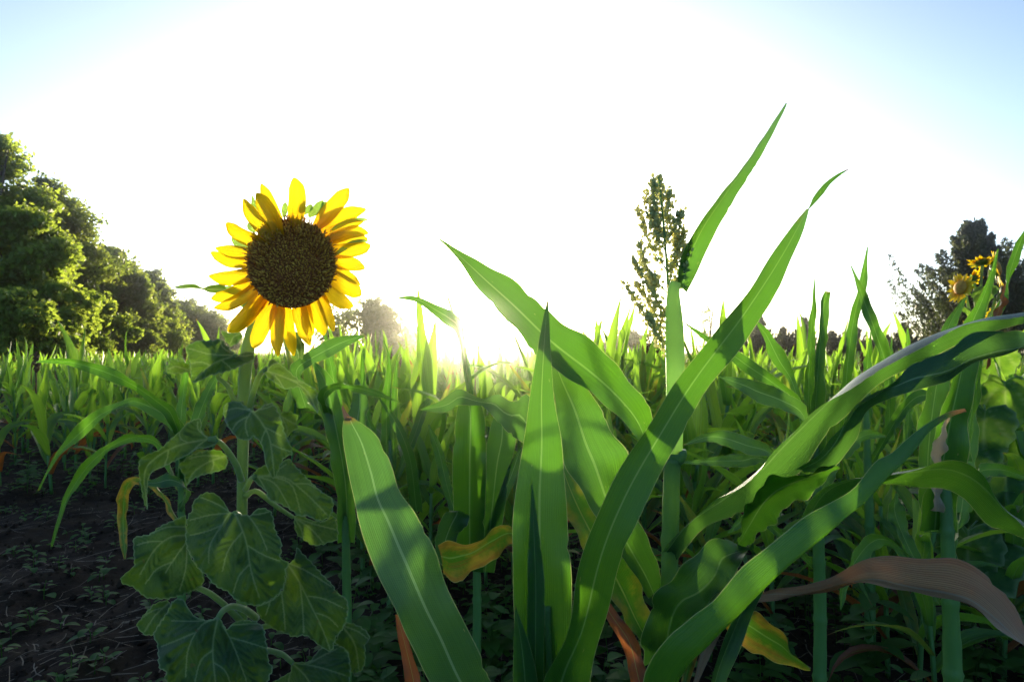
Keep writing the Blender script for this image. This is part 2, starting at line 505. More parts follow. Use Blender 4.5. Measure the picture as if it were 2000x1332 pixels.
# the long leaf leaning to the right with the twisted tip
blade(corn, [(1040, 1480), (1056, 1340), (1105, 1240), (1130, 1120), (1160, 1022), (1210, 915), (1270, 822), (1340, 722), (1420, 622), (1490, 522), (1545, 445), (1578, 408)],
      [(1130, 1480), (1150, 1335), (1187, 1200), (1217, 1085), (1260, 980), (1312, 885), (1372, 780), (1440, 685), (1484, 622), (1530, 545), (1562, 475), (1580, 409)],
      [.69, .67, .66, .68, .72, .77, .82], tilt=[.03, .02, .015, .03, .02], fold=[.18, .10, .06, .08, .02], mat=M_BLADE, ripple=.002, seed=6, n=60)
blade(corn, [(1578, 409), (1592, 380), (1612, 357), (1636, 340), (1657, 330)], [(1579, 410), (1603, 385), (1622, 360), (1640, 344), (1658, 331)],
      [.82, .83, .84], fold=.1, mat=M_TIPYEL, ripple=0, seed=7, n=20, m=5, name='leaf_tip')

# ---- grain sorghum with the seed head
b = down(1308, 1400, 1.0)
sorg = thing('sorghum_plant', 'tall sorghum plant carrying a loose green seed head beside its upright flag leaf', 'sorghum plant', tuple(b))
stalk(sorg, [b - [0, 0, .02], P(1306, 1332, 1.0), P(1308, 1100, 1.0), P(1313, 895, 1.0)], [.0145, .0145, .0135, .013])
stalk(sorg, [P(1313, 905, 1.003), P(1322, 888, 1.0), P(1322, 880, 1.0)], [.011, .0155, .0145], name='stalk_node', n=10)
stalk(sorg, [P(1317, 884, .997), P(1319, 760, .99), P(1317, 640, .985), P(1315, 575, .98), P(1320, 552, .98)], [.0125, .0135, .0145, .0140, .008], name='flag_sheath', mat=M_SHEATH)
blade(sorg, [(1322, 556), (1328, 510), (1350, 462), (1372, 428), (1420, 365), (1470, 300), (1512, 235), (1536, 202)],
      [(1341, 572), (1360, 535), (1380, 492), (1402, 445), (1432, 394), (1472, 330), (1512, 258), (1537, 203)],
      [.985, .98, .98, 1.0, 1.03, 1.06], tilt=[-.01, .03, .04, .02], fold=[.3, .14, .10, .06], mat=M_BLADE2, ripple=0, seed=8, arch=.02)
# seed head: axis, side branches, spikelets
ax = cr([P(1312, 720, 1.015), P(1306, 580, 1.01), P(1297, 450, 1.0), P(1286, 346, .995)], 40)
br = [((1306, 690), (1250, 600), (1216, 546)), ((1304, 660), (1268, 590), (1240, 548)), ((1304, 620), (1262, 550), (1236, 504)), ((1305, 575), (1262, 520), (1250, 470)),
      ((1303, 530), (1268, 470), (1246, 405)), ((1303, 500), (1274, 430), (1262, 372)), ((1300, 480), (1318, 440), (1332, 412)), ((1305, 530), (1325, 490), (1337, 448)),
      ((1303, 450), (1306, 400), (1310, 368)), ((1299, 440), (1280, 400), (1276, 350)), ((1308, 570), (1330, 530), (1342, 480)), ((1306, 560), (1318, 500), (1322, 440)),
      ((1308, 640), (1285, 590), (1268, 530)), ((1300, 470), (1284, 440), (1270, 410)), ((1309, 700), (1292, 665), (1262, 610)), ((1300, 420), (1290, 380), (1287, 344))]
hb, gb = MB(), MB()
hb.add(*tube(ax, [.003, .0012], 6))
rs = np.random.RandomState(3)
OCT = np.array([[1, 0, 0], [0, 1, 0], [-1, 0, 0], [0, -1, 0], [.7, .7, .55], [-.7, .7, .55], [-.7, -.7, .55], [.7, -.7, .55], [0, 0, 1.9], [0, 0, -1.1]], float)
OF = [(0, 1, 4), (1, 2, 5), (2, 3, 6), (3, 0, 7), (4, 1, 5), (5, 2, 6), (6, 3, 7), (7, 0, 4), (4, 5, 8), (5, 6, 8), (6, 7, 8), (7, 4, 8), (1, 0, 9), (2, 1, 9), (3, 2, 9), (0, 3, 9)]


def spikelet(mb, p, dirv, r):
    z = dirv / (np.linalg.norm(dirv) + 1e-9); x = np.cross(z, rs.normal(size=3)); x /= np.linalg.norm(x) + 1e-9; y = np.cross(z, x)
    mb.add(p + (OCT[:, :1] * x + OCT[:, 1:2] * y + OCT[:, 2:] * z) * r, OF)


for k, pts in enumerate(br):
    dz = rs.uniform(-.03, .03)
    c = cr([P(x, y, 1.008 + dz * i / 2) for i, (x, y) in enumerate(pts)], 22)
    hb.add(*tube(c, [.0013, .0006], 5))
    for q in range(105):
        f = rs.uniform(.12, 1) ** .85; i = min(20, int(f * 21))
        sub = int(f * 7) / 7.0
        tng = c[i + 1] - c[i]; tng /= np.linalg.norm(tng)
        p = c[i] + rs.normal(0, 1, 3) * (.0031 * (1.2 - f) + .0022)
        spikelet(gb, p, tng + rs.normal(0, .45, 3), rs.uniform(.0022, .0034))
V, F, U = gb.get()
head = part('seed_head', sorg, V, F, M_GRAIN)
V, F, U = hb.get()
part('seed_branch', head, V, F, M_STALK, base=b)
# leaves of the sorghum plant
blade(sorg, [(1290, 850), (1278, 834), (1265, 793), (1232, 742), (1182, 690), (1102, 630), (1032, 570), (962, 525), (905, 492), (853, 463)],
      [(1255, 880), (1243, 850), (1215, 818), (1170, 782), (1118, 745), (1058, 698), (998, 638), (940, 570), (888, 500), (853, 465)],
      [1.0, .98, .95, .95, .98, 1.02], tilt=[-.03, -.05, -.04, 0], fold=[.16, .10, .08, .12], mat=M_BLADE, ripple=.004, seed=9, n=60)
blade(sorg, [(1302, 1160), (1292, 1120), (1262, 1050), (1235, 970), (1222, 890), (1195, 838), (1165, 778), (1120, 728), (1082, 682)],
      [(1270, 1170), (1240, 1125), (1195, 1060), (1150, 990), (1112, 920), (1094, 850), (1080, 780), (1074, 720), (1072, 682)],
      [1.0, .95, .92, .92, .94, .98], tilt=[-.03, -.05, -.05, -.02], fold=[.2, .12, .1, .1], mat=M_BLADE2, ripple=.005, seed=10, n=56)
blade(sorg, [(1290, 1250), (1270, 1200), (1250, 1130), (1215, 1060), (1170, 990), (1130, 930), (1098, 880)],
      [(1260, 1262), (1225, 1215), (1180, 1150), (1140, 1080), (1112, 1010), (1098, 950), (1094, 882)],
      [1.0, .98, .97, .98], tilt=-.04, fold=.14, mat=blade_mat('leaf_with_yellow_midrib', mid=(.42, .40, .08), yellow=.5), ripple=.004, seed=12)
# two long leaves arching off to the right
blade(sorg, [(1290, 1082), (1328, 1040), (1394, 980), (1427, 958), (1484, 916), (1520, 874), (1580, 821), (1640, 772), (1680, 740), (1740, 709), (1830, 662), (1920, 632), (2000, 616), (2120, 590)],
      [(1322, 1093), (1368, 1036), (1440, 1009), (1500, 963), (1550, 924), (1595, 876), (1640, 828), (1710, 763), (1785, 709), (1884, 668), (1935, 649), (2000, 637), (2120, 612)],
      [.98, .90, .85, .82, .80, .80, .82], tilt=[.02, .05, .06, .05, .03], fold=[.25, .2, .22, .2], mat=M_BLUE, ripple=.003, seed=13, n=70)
blade(sorg, [(1554, 916), (1600, 888), (1630, 856), (1668, 800), (1710, 770), (1752, 742), (1784, 710), (1854, 684), (1890, 661), (1935, 644), (1974, 642), (2010, 648), (2100, 672)],
      [(1572, 923), (1614, 915), (1655, 888), (1676, 856), (1694, 806), (1722, 782), (1788, 763), (1845, 745), (1878, 720), (1935, 704), (1980, 690), (2010, 680), (2100, 692)],
      [.86, .82, .79, .78, .78, .78, .80], tilt=[.01, .04, .03, -.02, -.05, -.06, -.04], fold=[.1, .2, .2, .16, .12], mat=M_BLUE, ripple=.003, seed=14, n=70)
blade(sorg, [(1440, 1068), (1450, 1015), (1470, 968), (1505, 936), (1570, 924), (1625, 912)], [(1448, 1072), (1490, 1040), (1530, 1000), (1580, 965), (1620, 935), (1640, 912)],
      [.95, .91, .88, .86, .85], tilt=.03, fold=.1, mat=M_BLADE, ripple=.004, seed=15)
# dark wavy leaf low in the middle
blade(sorg, [(1258, 1300), (1262, 1200), (1282, 1150), (1330, 1122), (1360, 1096), (1376, 1060), (1402, 1048), (1470, 1062)],
      [(1330, 1300), (1345, 1230), (1385, 1180), (1415, 1140), (1440, 1112), (1452, 1090), (1462, 1076), (1472, 1064)],
      [.98, .93, .90, .90, .93], tilt=[-.04, -.06, -.03], fold=[.25, .2, .2], mat=M_BLADE2, ripple=.012, rf=2, seed=16)

# ---- leaning corn plant at bottom right: rolled leaf, dead leaf, hanging leaf
b = down(1290, 1460, .70)
lean = thing('corn_plant', 'corn plant at bottom right whose long rolled leaf leans across to the right', 'corn plant', tuple(b))
stalk(lean, [b - [0, 0, .02], b * .5 + P(1290, 1440, .70) * .5, P(1292, 1440, .70), P(1300, 1345, .70)], [.018, .017, .015, .010])
blade(lean, [(1240, 1470), (1258, 1335), (1268, 1300), (1283, 1270), (1309, 1238), (1333, 1219), (1360, 1195), (1387, 1174), (1417, 1141), (1450, 1108), (1489, 1078), (1531, 1042), (1573, 1009), (1621, 981), (1666, 951), (1710, 902), (1740, 886), (1770, 859), (1806, 832), (1848, 805), (1884, 797)],
      [(1310, 1480), (1318, 1345), (1333, 1307), (1357, 1271), (1381, 1250), (1411, 1217), (1441, 1187), (1471, 1157), (1501, 1127), (1537, 1094), (1576, 1064), (1615, 1034), (1651, 1001), (1687, 974), (1720, 939), (1747, 915), (1771, 890), (1795, 861), (1814, 835), (1850, 812), (1885, 799)],
      [.69, .66, .64, .64, .67, .72], tilt=[.02, .015, .01], fold=[-.22, -.30, -.30, -.15], arch=-.16, mat=M_TIPYEL, ripple=.001, seed=17, n=70, m=17)
blade(lean, [(1380, 1400), (1400, 1290), (1480, 1120), (1560, 1030), (1600, 962), (1640, 938), (1715, 928), (1762, 916), (1832, 906), (1882, 910), (1922, 934), (1942, 970), (1962, 998), (2000, 1030), (2080, 1110)],
      [(1400, 1400), (1430, 1300), (1500, 1140), (1580, 1050), (1630, 985), (1670, 962), (1720, 952), (1780, 957), (1840, 951), (1880, 970), (1910, 1000), (1930, 1018), (1962, 1034), (2000, 1052), (2080, 1130)],
      [.74, .76, .76, .74, .72, .70, .68], tilt=[.01, .02, .05, .06, .03], fold=[.2, .1, .1, .15], mat=M_BLADE2, ripple=.003, seed=18, n=64)
blade(lean, [(1350, 1340), (1380, 1240), (1440, 1176), (1510, 1150), (1560, 1145), (1620, 1130), (1660, 1100), (1692, 1087), (1742, 1086), (1802, 1092), (1872, 1100), (1932, 1120), (1972, 1162), (2010, 1235), (2040, 1300)],
      [(1360, 1345), (1400, 1250), (1450, 1188), (1522, 1172), (1580, 1158), (1640, 1146), (1702, 1134), (1760, 1150), (1832, 1166), (1882, 1185), (1940, 1218), (1980, 1244), (2010, 1265), (2030, 1290), (2042, 1302)],
      [.74, .77, .78, .76, .74, .72, .70], tilt=[0, .01, -.02, -.05, -.05, -.02], fold=[.2, .3, .25, .15], mat=M_DEAD, ripple=.004, seed=19, n=64, label='dead brown leaf bending over to the right')
blade(lean, [(1330, 1330), (1360, 1230), (1398, 1190), (1450, 1188), (1500, 1214), (1536, 1240), (1548, 1278), (1582, 1307)],
      [(1345, 1340), (1372, 1260), (1398, 1216), (1440, 1252), (1490, 1286), (1520, 1294), (1550, 1300), (1583, 1308)],
      [.74, .78, .80, .80, .79], tilt=[0, .03, .02], fold=.12, mat=M_YELLOW, ripple=.003, seed=20)
blade(lean, [(1150, 1130), (1180, 1200), (1215, 1260), (1232, 1330), (1250, 1400)], [(1156, 1128), (1205, 1195), (1245, 1250), (1262, 1310), (1290, 1400)],
      [.80, .77, .75, .72], fold=.25, mat=M_RUST, ripple=.006, seed=21, label='rusty dried leaf beside the base')

# ------------------------------------------------------------------ sunflower
def seg_dist(q, a, b):
    ab = b - a; t = np.clip(((q - a) @ ab) / (ab @ ab + 1e-9), 0, 1)
    return np.linalg.norm(q - (a + t[:, None] * ab), axis=1), t


def polyleaf(par, outline, veins, base, tip, d0, out=.03, side=.35, droop=.0, conv=(200, 620), sc=3.33, mat=None, step=2.7, teeth=1.6, seed=0, name='leaf', label=None, tiltx=0.0):
    """heart-shaped leaf: traced outline and veins, given relief as one curved sheet at its own distance"""
    rs = np.random.RandomState(seed + 5)
    cv = lambda p: np.asarray(p, float) / sc + np.asarray(conv, float)
    ol = cv(outline); base = cv([base])[0]; tip = cv([tip])[0]
    o2 = cr(np.vstack([ol, ol[:1]]), max(24, int(np.sum(np.linalg.norm(np.diff(np.vstack([ol, ol[:1]]), axis=0), axis=1)) / 3.4)))[:-1]
    c = o2.mean(0); dv = o2 - c; dn = dv / (np.linalg.norm(dv, axis=1)[:, None] + 1e-9)
    saw = ((np.arange(len(o2)) % 4) / 3.0 - .5) * 2 * teeth * rs.uniform(.4, 1.2, len(o2))
    o2 = o2 + dn * saw[:, None]
    lo, hi = o2.min(0), o2.max(0)
    gxx = np.arange(lo[0], hi[0], step); gyy = np.arange(lo[1], hi[1], step * .87)
    X, Y = np.meshgrid(gxx, gyy); X = X + (np.arange(len(gyy)) % 2)[:, None] * step / 2
    q = np.stack([X.ravel(), Y.ravel()], 1) + rs.normal(0, .15, (X.size, 2))
    ins = np.zeros(len(q), bool); j = len(o2) - 1
    for i in range(len(o2)):
        a, b_ = o2[i], o2[j]
        cnd = ((a[1] > q[:, 1]) != (b_[1] > q[:, 1])) & (q[:, 0] < (b_[0] - a[0]) * (q[:, 1] - a[1]) / (b_[1] - a[1] + 1e-12) + a[0])
        ins ^= cnd; j = i
    q = q[ins]
    dm = np.full(len(q), 1e9)
    for i in range(len(o2)): dm = np.minimum(dm, seg_dist(q, o2[i], o2[(i + 1) % len(o2)])[0])
    q = q[dm > step * .45]
    n = len(o2); vp = []
    for vl in veins:
        c_ = cr(cv(vl), 60); s_ = np.r_[0, np.cumsum(np.linalg.norm(np.diff(c_, axis=0), axis=1))]
        u_ = np.arange(3, s_[-1] - 2, 2.2); vp.append(np.stack([np.interp(u_, s_, c_[:, 0]), np.interp(u_, s_, c_[:, 1])], 1))
    vp = np.vstack(vp)
    vp = vp[[np.min(np.linalg.norm(o2 - p, axis=1)) > 2 for p in vp]]
    q = q[np.min(np.linalg.norm(q[:, None] - vp[None], axis=2), axis=1) > 1.5]
    ins2 = np.zeros(len(vp), bool); j = n - 1
    for i in range(n):
        a, b_ = o2[i], o2[j]
        ins2 ^= ((a[1] > vp[:, 1]) != (b_[1] > vp[:, 1])) & (vp[:, 0] < (b_[0] - a[0]) * (vp[:, 1] - a[1]) / (b_[1] - a[1] + 1e-12) + a[0]); j = i
    pts = np.vstack([o2, q, vp[ins2]])
    res = delaunay_2d_cdt([Vector(p) for p in pts], [(i, (i + 1) % n) for i in range(n)], [list(range(n))], 1, 1e-4)
    pv = np.array([tuple(v) for v in res[0]]); F = res[2]
    # veins: traced ones and short side veins off them
    vd = np.full(len(pv), 1e9); vein = np.zeros(len(pv))
    for k, vl in enumerate(veins):
        c_ = cr(cv(vl), 14)
        w0 = 2.0 if k == 0 else 1.5
        for i in range(13):
            dd, t = seg_dist(pv, c_[i], c_[i + 1]); ww = w0 * (1 - .55 * (i + .5) / 13)
            vein = np.maximum(vein, np.exp(-(dd / ww) ** 2)); vd = np.minimum(vd, dd)
        if k < 5:
            for i in range(3, 12, 2):
                tg = c_[i + 1] - c_[i]; tg /= np.linalg.norm(tg) + 1e-9
                for sg in (-1, 1):
                    nn = np.array([-tg[1], tg[0]]) * sg
                    L_ = rs.uniform(16, 34)
                    c3 = cr([c_[i], c_[i] + (tg * .6 + nn * .6) * L_ * .5, c_[i] + (tg * 1.1 + nn * .8) * L_], 6)
                    for h in range(5):
                        dd, t = seg_dist(pv, c3[h], c3[h + 1])
                        vein = np.maximum(vein, .16 * np.exp(-(dd / 1.5) ** 2)); vd = np.minimum(vd, dd * 1.6)
    dm = np.full(len(pv), 1e9)
    for i in range(n): dm = np.minimum(dm, seg_dist(pv, o2[i], o2[(i + 1) % n])[0])
    margin = np.exp(-(dm / 1.6) ** 2)
    axv = tip - base; ln = np.linalg.norm(axv); axv = axv / ln; pr = np.array([-axv[1], axv[0]])
    a = (pv - base) @ axv / ln; bb = (pv - base) @ pr / ln
    wob = .009 * np.sin(pv[:, 0] * .045 + seed) * np.sin(pv[:, 1] * .05 + 2.1 * seed)
    d = d0 - out * np.sin(np.clip(a, -.4, 1.2) * 1.9) + side * ln / FPX * d0 * bb ** 2 - .008 * (1 - np.exp(-(vd / 13) ** 2)) + wob + droop * a ** 2 + tiltx * bb
    return part(name, par, P(pv[:, 0], pv[:, 1], d), F, mat or M_SUNLEAF, None, {'vein': vein, 'margin': margin}, label)


SD = 1.0
b = down(474, 1340, SD + .02)
sf = thing('sunflower', 'tall sunflower with one large yellow flower head standing at left on drooping heart-shaped leaves', 'sunflower', tuple(b))
stp = cr([b - [0, 0, .03], P(474, 1330, SD + .02), P(472, 1150, SD + .02), P(473, 980, SD + .02), P(475, 840, SD + .02), P(478, 740, SD + .02), P(488, 665, SD + .03), P(510, 610, SD + .05), P(545, 560, SD + .05)], 60)
V, F, UV = tube(stp, [.0105, .0105, .0095, .0085, .0082, .0085, .010, .011], 14)
stem = part('stem', sf, V, F, M_SFSTEM, UV)
hb = MB(); rs = np.random.RandomState(9)
for k in range(1500):                                       # short pale hairs on the stem
    i = rs.randint(14, 57); t = rs.rand(); c = stp[i] * (1 - t) + stp[min(i + 1, 59)] * t
    an = rs.rand() * 6.28; dr = np.array([math.cos(an), math.sin(an), rs.normal(0, .3)])
    p0 = c + dr * .0085; p1 = c + dr * rs.uniform(.0105, .0135); sd_ = np.cross(dr, [0, 0, 1]) * .00022
    hb.add([p0 - sd_, p0 + sd_, p1], [(0, 1, 2)])
V, F, U = hb.get(); part('stem_hair', stem, V, F, M_HAIR, base=b)['kind'] = 'stuff'


def petiole(pts, d, r=.0045, conv=(200, 620), par=sf):
    pp = [P(x / 3.33 + conv[0], y / 3.33 + conv[1], dd) for (x, y), dd in zip(pts, d)]
    V, F, UV = tube(cr(pp, 18), [r * 1.15, r, r * .8], 9)
    return part('petiole', par, V, F, M_SFSTEM, UV)


C2, C3, C1 = (200, 620), (200, 932), (200, 320)
petiole([(915, 560), (860, 540), (810, 440), (745, 378), (800, 300), (872, 245)], [1.01, 1.0, .985, .98, .965, .95], .0035)
petiole([(955, 590), (985, 480), (1020, 380), (1062, 335)], [1.01, 1.0, .985, .97])
petiole([(925, 640), (950, 610), (972, 603)], [1.01, .98, .955], .004)
petiole([(905, 1060), (870, 960), (800, 850), (740, 800), (690, 788)], [1.01, .99, .97, .955, .95], .0048)
petiole([(930, 1120), (960, 1060), (990, 1030)], [1.01, 1.0, .98], .0042)
petiole([(905, 300), (890, 250), (860, 232)], [1.01, .96, .925], .0045, C3)
petiole([(900, 935), (800, 835), (700, 755), (600, 700), (545, 600)], [1.01, 1.0, .99, .98, .965], .0045, C3)
petiole([(1000, 915), (930, 862), (850, 838), (790, 862), (755, 912)], [1.01, .97, .93, .91, .895], .0052, C3)
petiole([(905, 1150), (1000, 1120), (1090, 1128), (1170, 1150), (1235, 1205)], [1.01, .99, .97, .955, .94], .0045, C3)
petiole([(930, 700), (1050, 640), (1150, 590), (1200, 560)], [1.01, 1.0, .98, .97], .004, C3)
petiole([(925, 130), (1000, 90), (1120, 180), (1240, 260)], [1.01, 1.02, 1.04, 1.06], .004, C3)
petiole([(940, 1000), (1100, 960), (1350, 930), (1560, 960)], [1.01, 1.02, 1.02, 1.01], .004, C3)

polyleaf(sf, [(540, 190), (620, 152), (700, 150), (765, 142), (808, 180), (845, 222), (880, 242), (930, 222), (982, 230), (988, 270), (960, 292), (900, 316), (840, 345), (760, 365), (700, 380), (640, 410), (582, 424), (575, 360), (570, 310), (556, 250)],
         [[(872, 246), (720, 300), (590, 415)], [(872, 246), (700, 238), (556, 200)], [(872, 246), (930, 250), (980, 240)], [(780, 282), (820, 315), (840, 340)], [(872, 246), (790, 200), (765, 150)], [(700, 310), (640, 290), (572, 300)]],
         (872, 246), (582, 420), .955, out=.035, side=.30, seed=1)
polyleaf(sf, [(1040, 350), (1078, 302), (1100, 268), (1150, 298), (1200, 335), (1260, 390), (1330, 430), (1388, 468), (1400, 530), (1404, 624), (1370, 582), (1320, 512), (1280, 456), (1230, 462), (1180, 465), (1130, 430), (1080, 396)],
         [[(1055, 345), (1200, 395), (1320, 470), (1400, 612)], [(1070, 345), (1110, 305), (1150, 300)], [(1090, 358), (1140, 400), (1180, 460)], [(1200, 395), (1280, 420), (1330, 432)]],
         (1055, 345), (1402, 620), .97, out=.02, side=.5, seed=2)
polyleaf(sf, [(1150, 622), (1210, 610), (1275, 640), (1262, 680), (1272, 720), (1230, 745), (1200, 782), (1180, 740), (1165, 690)], [[(1155, 640), (1210, 670), (1265, 700)], [(1170, 650), (1200, 720), (1200, 770)]],
         (1155, 635), (1270, 720), 1.03, out=.0, side=.4, seed=3)
polyleaf(sf, [(785, 576), (830, 548), (882, 548), (930, 576), (970, 606), (1010, 600), (1060, 566), (1108, 560), (1140, 602), (1168, 680), (1190, 760), (1228, 838), (1235, 888), (1190, 910), (1160, 960), (1120, 1050), (1086, 1010), (1060, 950), (1050, 882), (1030, 820), (982, 772), (960, 796), (890, 790), (840, 742), (800, 680), (786, 622)],
         [[(970, 606), (1040, 690), (1090, 800), (1120, 1040)], [(970, 606), (930, 690), (950, 785)], [(970, 606), (870, 590), (796, 610)], [(975, 606), (1060, 590), (1110, 570)], [(1050, 710), (1110, 740), (1165, 770)], [(1062, 730), (1040, 780), (1034, 815)], [(955, 640), (880, 680), (845, 735)], [(1095, 820), (1160, 850), (1225, 870)]],
         (970, 606), (1120, 1045), .955, out=.05, side=.32, seed=4)
polyleaf(sf, [(490, 962), (560, 902), (650, 872), (720, 860), (780, 872), (815, 920), (800, 980), (720, 1010), (640, 1030), (580, 1060), (546, 1092), (530, 1030)], [[(800, 900), (690, 940), (600, 1000), (552, 1080)], [(760, 900), (640, 900), (560, 920)], [(720, 925), (720, 970), (700, 1010)]],
         (810, 900), (546, 1085), 1.0, out=.01, side=.5, seed=5)
polyleaf(sf, [(236, 930), (290, 890), (380, 850), (430, 800), (500, 742), (550, 690), (620, 655), (645, 682), (645, 740), (690, 776), (740, 768), (756, 800), (720, 832), (670, 850), (620, 852), (560, 890), (480, 930), (400, 970), (330, 1002), (302, 1050), (292, 1150), (295, 1248), (266, 1190), (250, 1100), (236, 1020)],
         [[(690, 790), (500, 830), (350, 910), (275, 1010), (288, 1220)], [(690, 790), (625, 730), (620, 665)], [(690, 790), (640, 820), (570, 880)], [(560, 815), (510, 790), (500, 750)], [(430, 865), (420, 920), (400, 965)]],
         (695, 790), (292, 1240), .955, out=.045, side=.22, seed=6, droop=.03)
polyleaf(sf, [(970, 1040), (1000, 992), (1050, 962), (1130, 960), (1180, 932), (1214, 916), (1260, 970), (1320, 1030), (1380, 1090), (1440, 1140), (1490, 1170), (1504, 1210), (1494, 1270), (1460, 1310), (1400, 1320), (1330, 1290), (1280, 1290), (1220, 1250), (1150, 1210), (1082, 1180), (1060, 1130), (1002, 1080)],
         [[(988, 1030), (1180, 1040), (1320, 1140), (1470, 1290)], [(988, 1030), (1120, 1080), (1220, 1240)], [(1100, 1030), (1230, 1090), (1290, 1270)], [(1080, 1025), (1140, 990), (1200, 950)], [(1240, 1080), (1330, 1080), (1390, 1110)], [(1010, 1035), (1040, 1080), (1070, 1150)]],
         (988, 1030), (1490, 1270), .975, out=.04, side=.45, seed=7)
polyleaf(sf, [(1240, 252), (1290, 246), (1370, 280), (1450, 280), (1490, 242), (1524, 290), (1530, 400), (1470, 425), (1430, 440), (1360, 440), (1302, 400), (1260, 360)], [[(1245, 260), (1350, 330), (1440, 430)], [(1250, 262), (1400, 310), (1520, 340)], [(1250, 265), (1290, 330), (1310, 400)]],
         (1245, 258), (1460, 425), 1.06, out=.02, side=.4, seed=8, conv=C3)
polyleaf(sf, [(545, 240), (480, 270), (420, 296), (370, 320), (310, 365), (250, 380), (206, 390), (200, 450), (205, 530), (198, 580), (122, 650), (130, 690), (200, 716), (280, 780), (350, 790), (430, 790), (500, 770), (560, 750), (620, 720), (660, 680), (640, 600), (590, 540), (562, 460), (548, 380)],
         [[(550, 375), (440, 390), (340, 470), (240, 640)], [(548, 420), (480, 510), (410, 620)], [(545, 320), (420, 325), (300, 372)], [(550, 450), (540, 600), (500, 740)], [(400, 415), (300, 420), (220, 440)], [(450, 550), (350, 600), (280, 690)]],
         (552, 380), (180, 700), .965, out=.04, side=.40, seed=9, conv=C3)
polyleaf(sf, [(1168, 530), (1215, 556), (1250, 520), (1265, 452), (1300, 490), (1370, 560), (1440, 640), (1500, 700), (1530, 750), (1588, 790), (1600, 850), (1590, 920), (1560, 990), (1520, 1040), (1490, 1130), (1420, 1100), (1370, 1060), (1320, 1030), (1240, 1036), (1180, 1010), (1120, 990), (1080, 960), (1040, 930), (1010, 880), (1000, 842), (1050, 820), (1110, 790), (1170, 730), (1192, 640)],
         [[(1200, 562), (1270, 660), (1340, 800), (1420, 960), (1482, 1120)], [(1200, 565), (1165, 700), (1180, 870), (1190, 1000)], [(1215, 560), (1330, 610), (1490, 710)], [(1285, 690), (1300, 830), (1310, 1010)], [(1335, 770), (1440, 790), (1570, 850)], [(1180, 620), (1110, 760), (1060, 900)], [(1390, 880), (1470, 910), (1540, 980)]],
         (1200, 560), (1485, 1125), .965, out=.05, side=.42, seed=10, conv=C3)
polyleaf(sf, [(580, 216), (590, 162), (640, 112), (690, 96), (740, 110), (780, 146), (810, 192), (832, 226), (890, 236), (960, 246), (990, 216), (1030, 198), (1080, 210), (1110, 252), (1120, 320), (1140, 370), (1165, 420), (1165, 480), (1160, 526), (1215, 556), (1195, 600), (1190, 670), (1170, 730), (1110, 790), (1050, 820), (1000, 836), (930, 820), (860, 790), (810, 742), (750, 716), (700, 670), (680, 640), (620, 590), (580, 520), (550, 460), (540, 400), (545, 300), (556, 250)],
         [[(860, 232), (905, 330), (940, 440), (965, 600), (1020, 780)], [(830, 230), (770, 320), (700, 440), (690, 560)], [(826, 232), (700, 245), (565, 280)], [(950, 250), (1020, 350), (1075, 480)], [(905, 360), (820, 470), (780, 610)], [(940, 440), (1050, 505), (1160, 545)], [(825, 222), (740, 170), (640, 130)], [(960, 560), (890, 640), (850, 750)], [(940, 240), (1010, 240), (1080, 225)], [(780, 310), (680, 350), (560, 380)]],
         (850, 232), (1010, 830), .925, out=.05, side=.40, seed=11, conv=C3)
polyleaf(sf, [(215, 960), (280, 880), (340, 820), (420, 800), (445, 830), (420, 890), (380, 940), (335, 1020), (270, 1022)], [[(440, 810), (340, 900), (270, 1010)], [(400, 845), (320, 870), (260, 910)]],
         (440, 805), (240, 1000), .97, out=.02, side=.4, seed=12, conv=C3)
polyleaf(sf, [(390, 920), (440, 842), (460, 800), (520, 790), (560, 850), (600, 900), (650, 920), (700, 926), (750, 906), (780, 940), (808, 985), (850, 946), (920, 926), (1000, 936), (1050, 980), (1064, 1060), (1075, 1130), (1085, 1200), (1110, 1240), (1090, 1290), (1070, 1340), (1000, 1370), (900, 1440), (800, 1470), (700, 1440), (600, 1400), (500, 1380), (410, 1320), (412, 1260), (370, 1240), (360, 1150), (355, 1080), (332, 1020)],
         [[(752, 912), (722, 1050), (720, 1180), (745, 1420)], [(745, 915), (640, 965), (560, 1110), (540, 1300)], [(780, 960), (850, 1090), (940, 1330)], [(745, 912), (600, 935), (440, 930)], [(830, 1040), (940, 1070), (1070, 1110)], [(720, 1120), (640, 1190), (600, 1330)], [(720, 1200), (800, 1260), (850, 1400)], [(600, 1010), (480, 1060), (380, 1100)], [(790, 965), (900, 955), (1010, 950)]],
         (755, 912), (780, 1465), .895, out=.05, side=.42, seed=13, conv=C3)
polyleaf(sf, [(1220, 1200), (1300, 1200), (1350, 1190), (1400, 1130), (1450, 1092), (1540, 1090), (1590, 1130), (1610, 1200), (1605, 1330), (1500, 1400), (1350, 1440), (1250, 1400), (1180, 1390), (1120, 1330), (1222, 1260)], [[(1230, 1205), (1320, 1290), (1400, 1420)], [(1235, 1205), (1400, 1230), (1590, 1290)], [(1230, 1210), (1215, 1300), (1200, 1380)], [(1330, 1215), (1430, 1160), (1530, 1110)]],
         (1230, 1205), (1430, 1430), .945, out=.03, side=.4, seed=14, conv=C3)
polyleaf(sf, [(1560, 960), (1600, 945), (1660, 960), (1720, 1000), (1740, 1050), (1712, 1090), (1710, 1200), (1680, 1260), (1620, 1272), (1605, 1200), (1590, 1130), (1532, 1090), (1512, 1070)], [[(1560, 965), (1640, 1080), (1670, 1250)], [(1570, 965), (1660, 1000), (1730, 1050)]],
         (1560, 962), (1660, 1265), 1.01, out=.03, side=.4, seed=15, conv=C3)
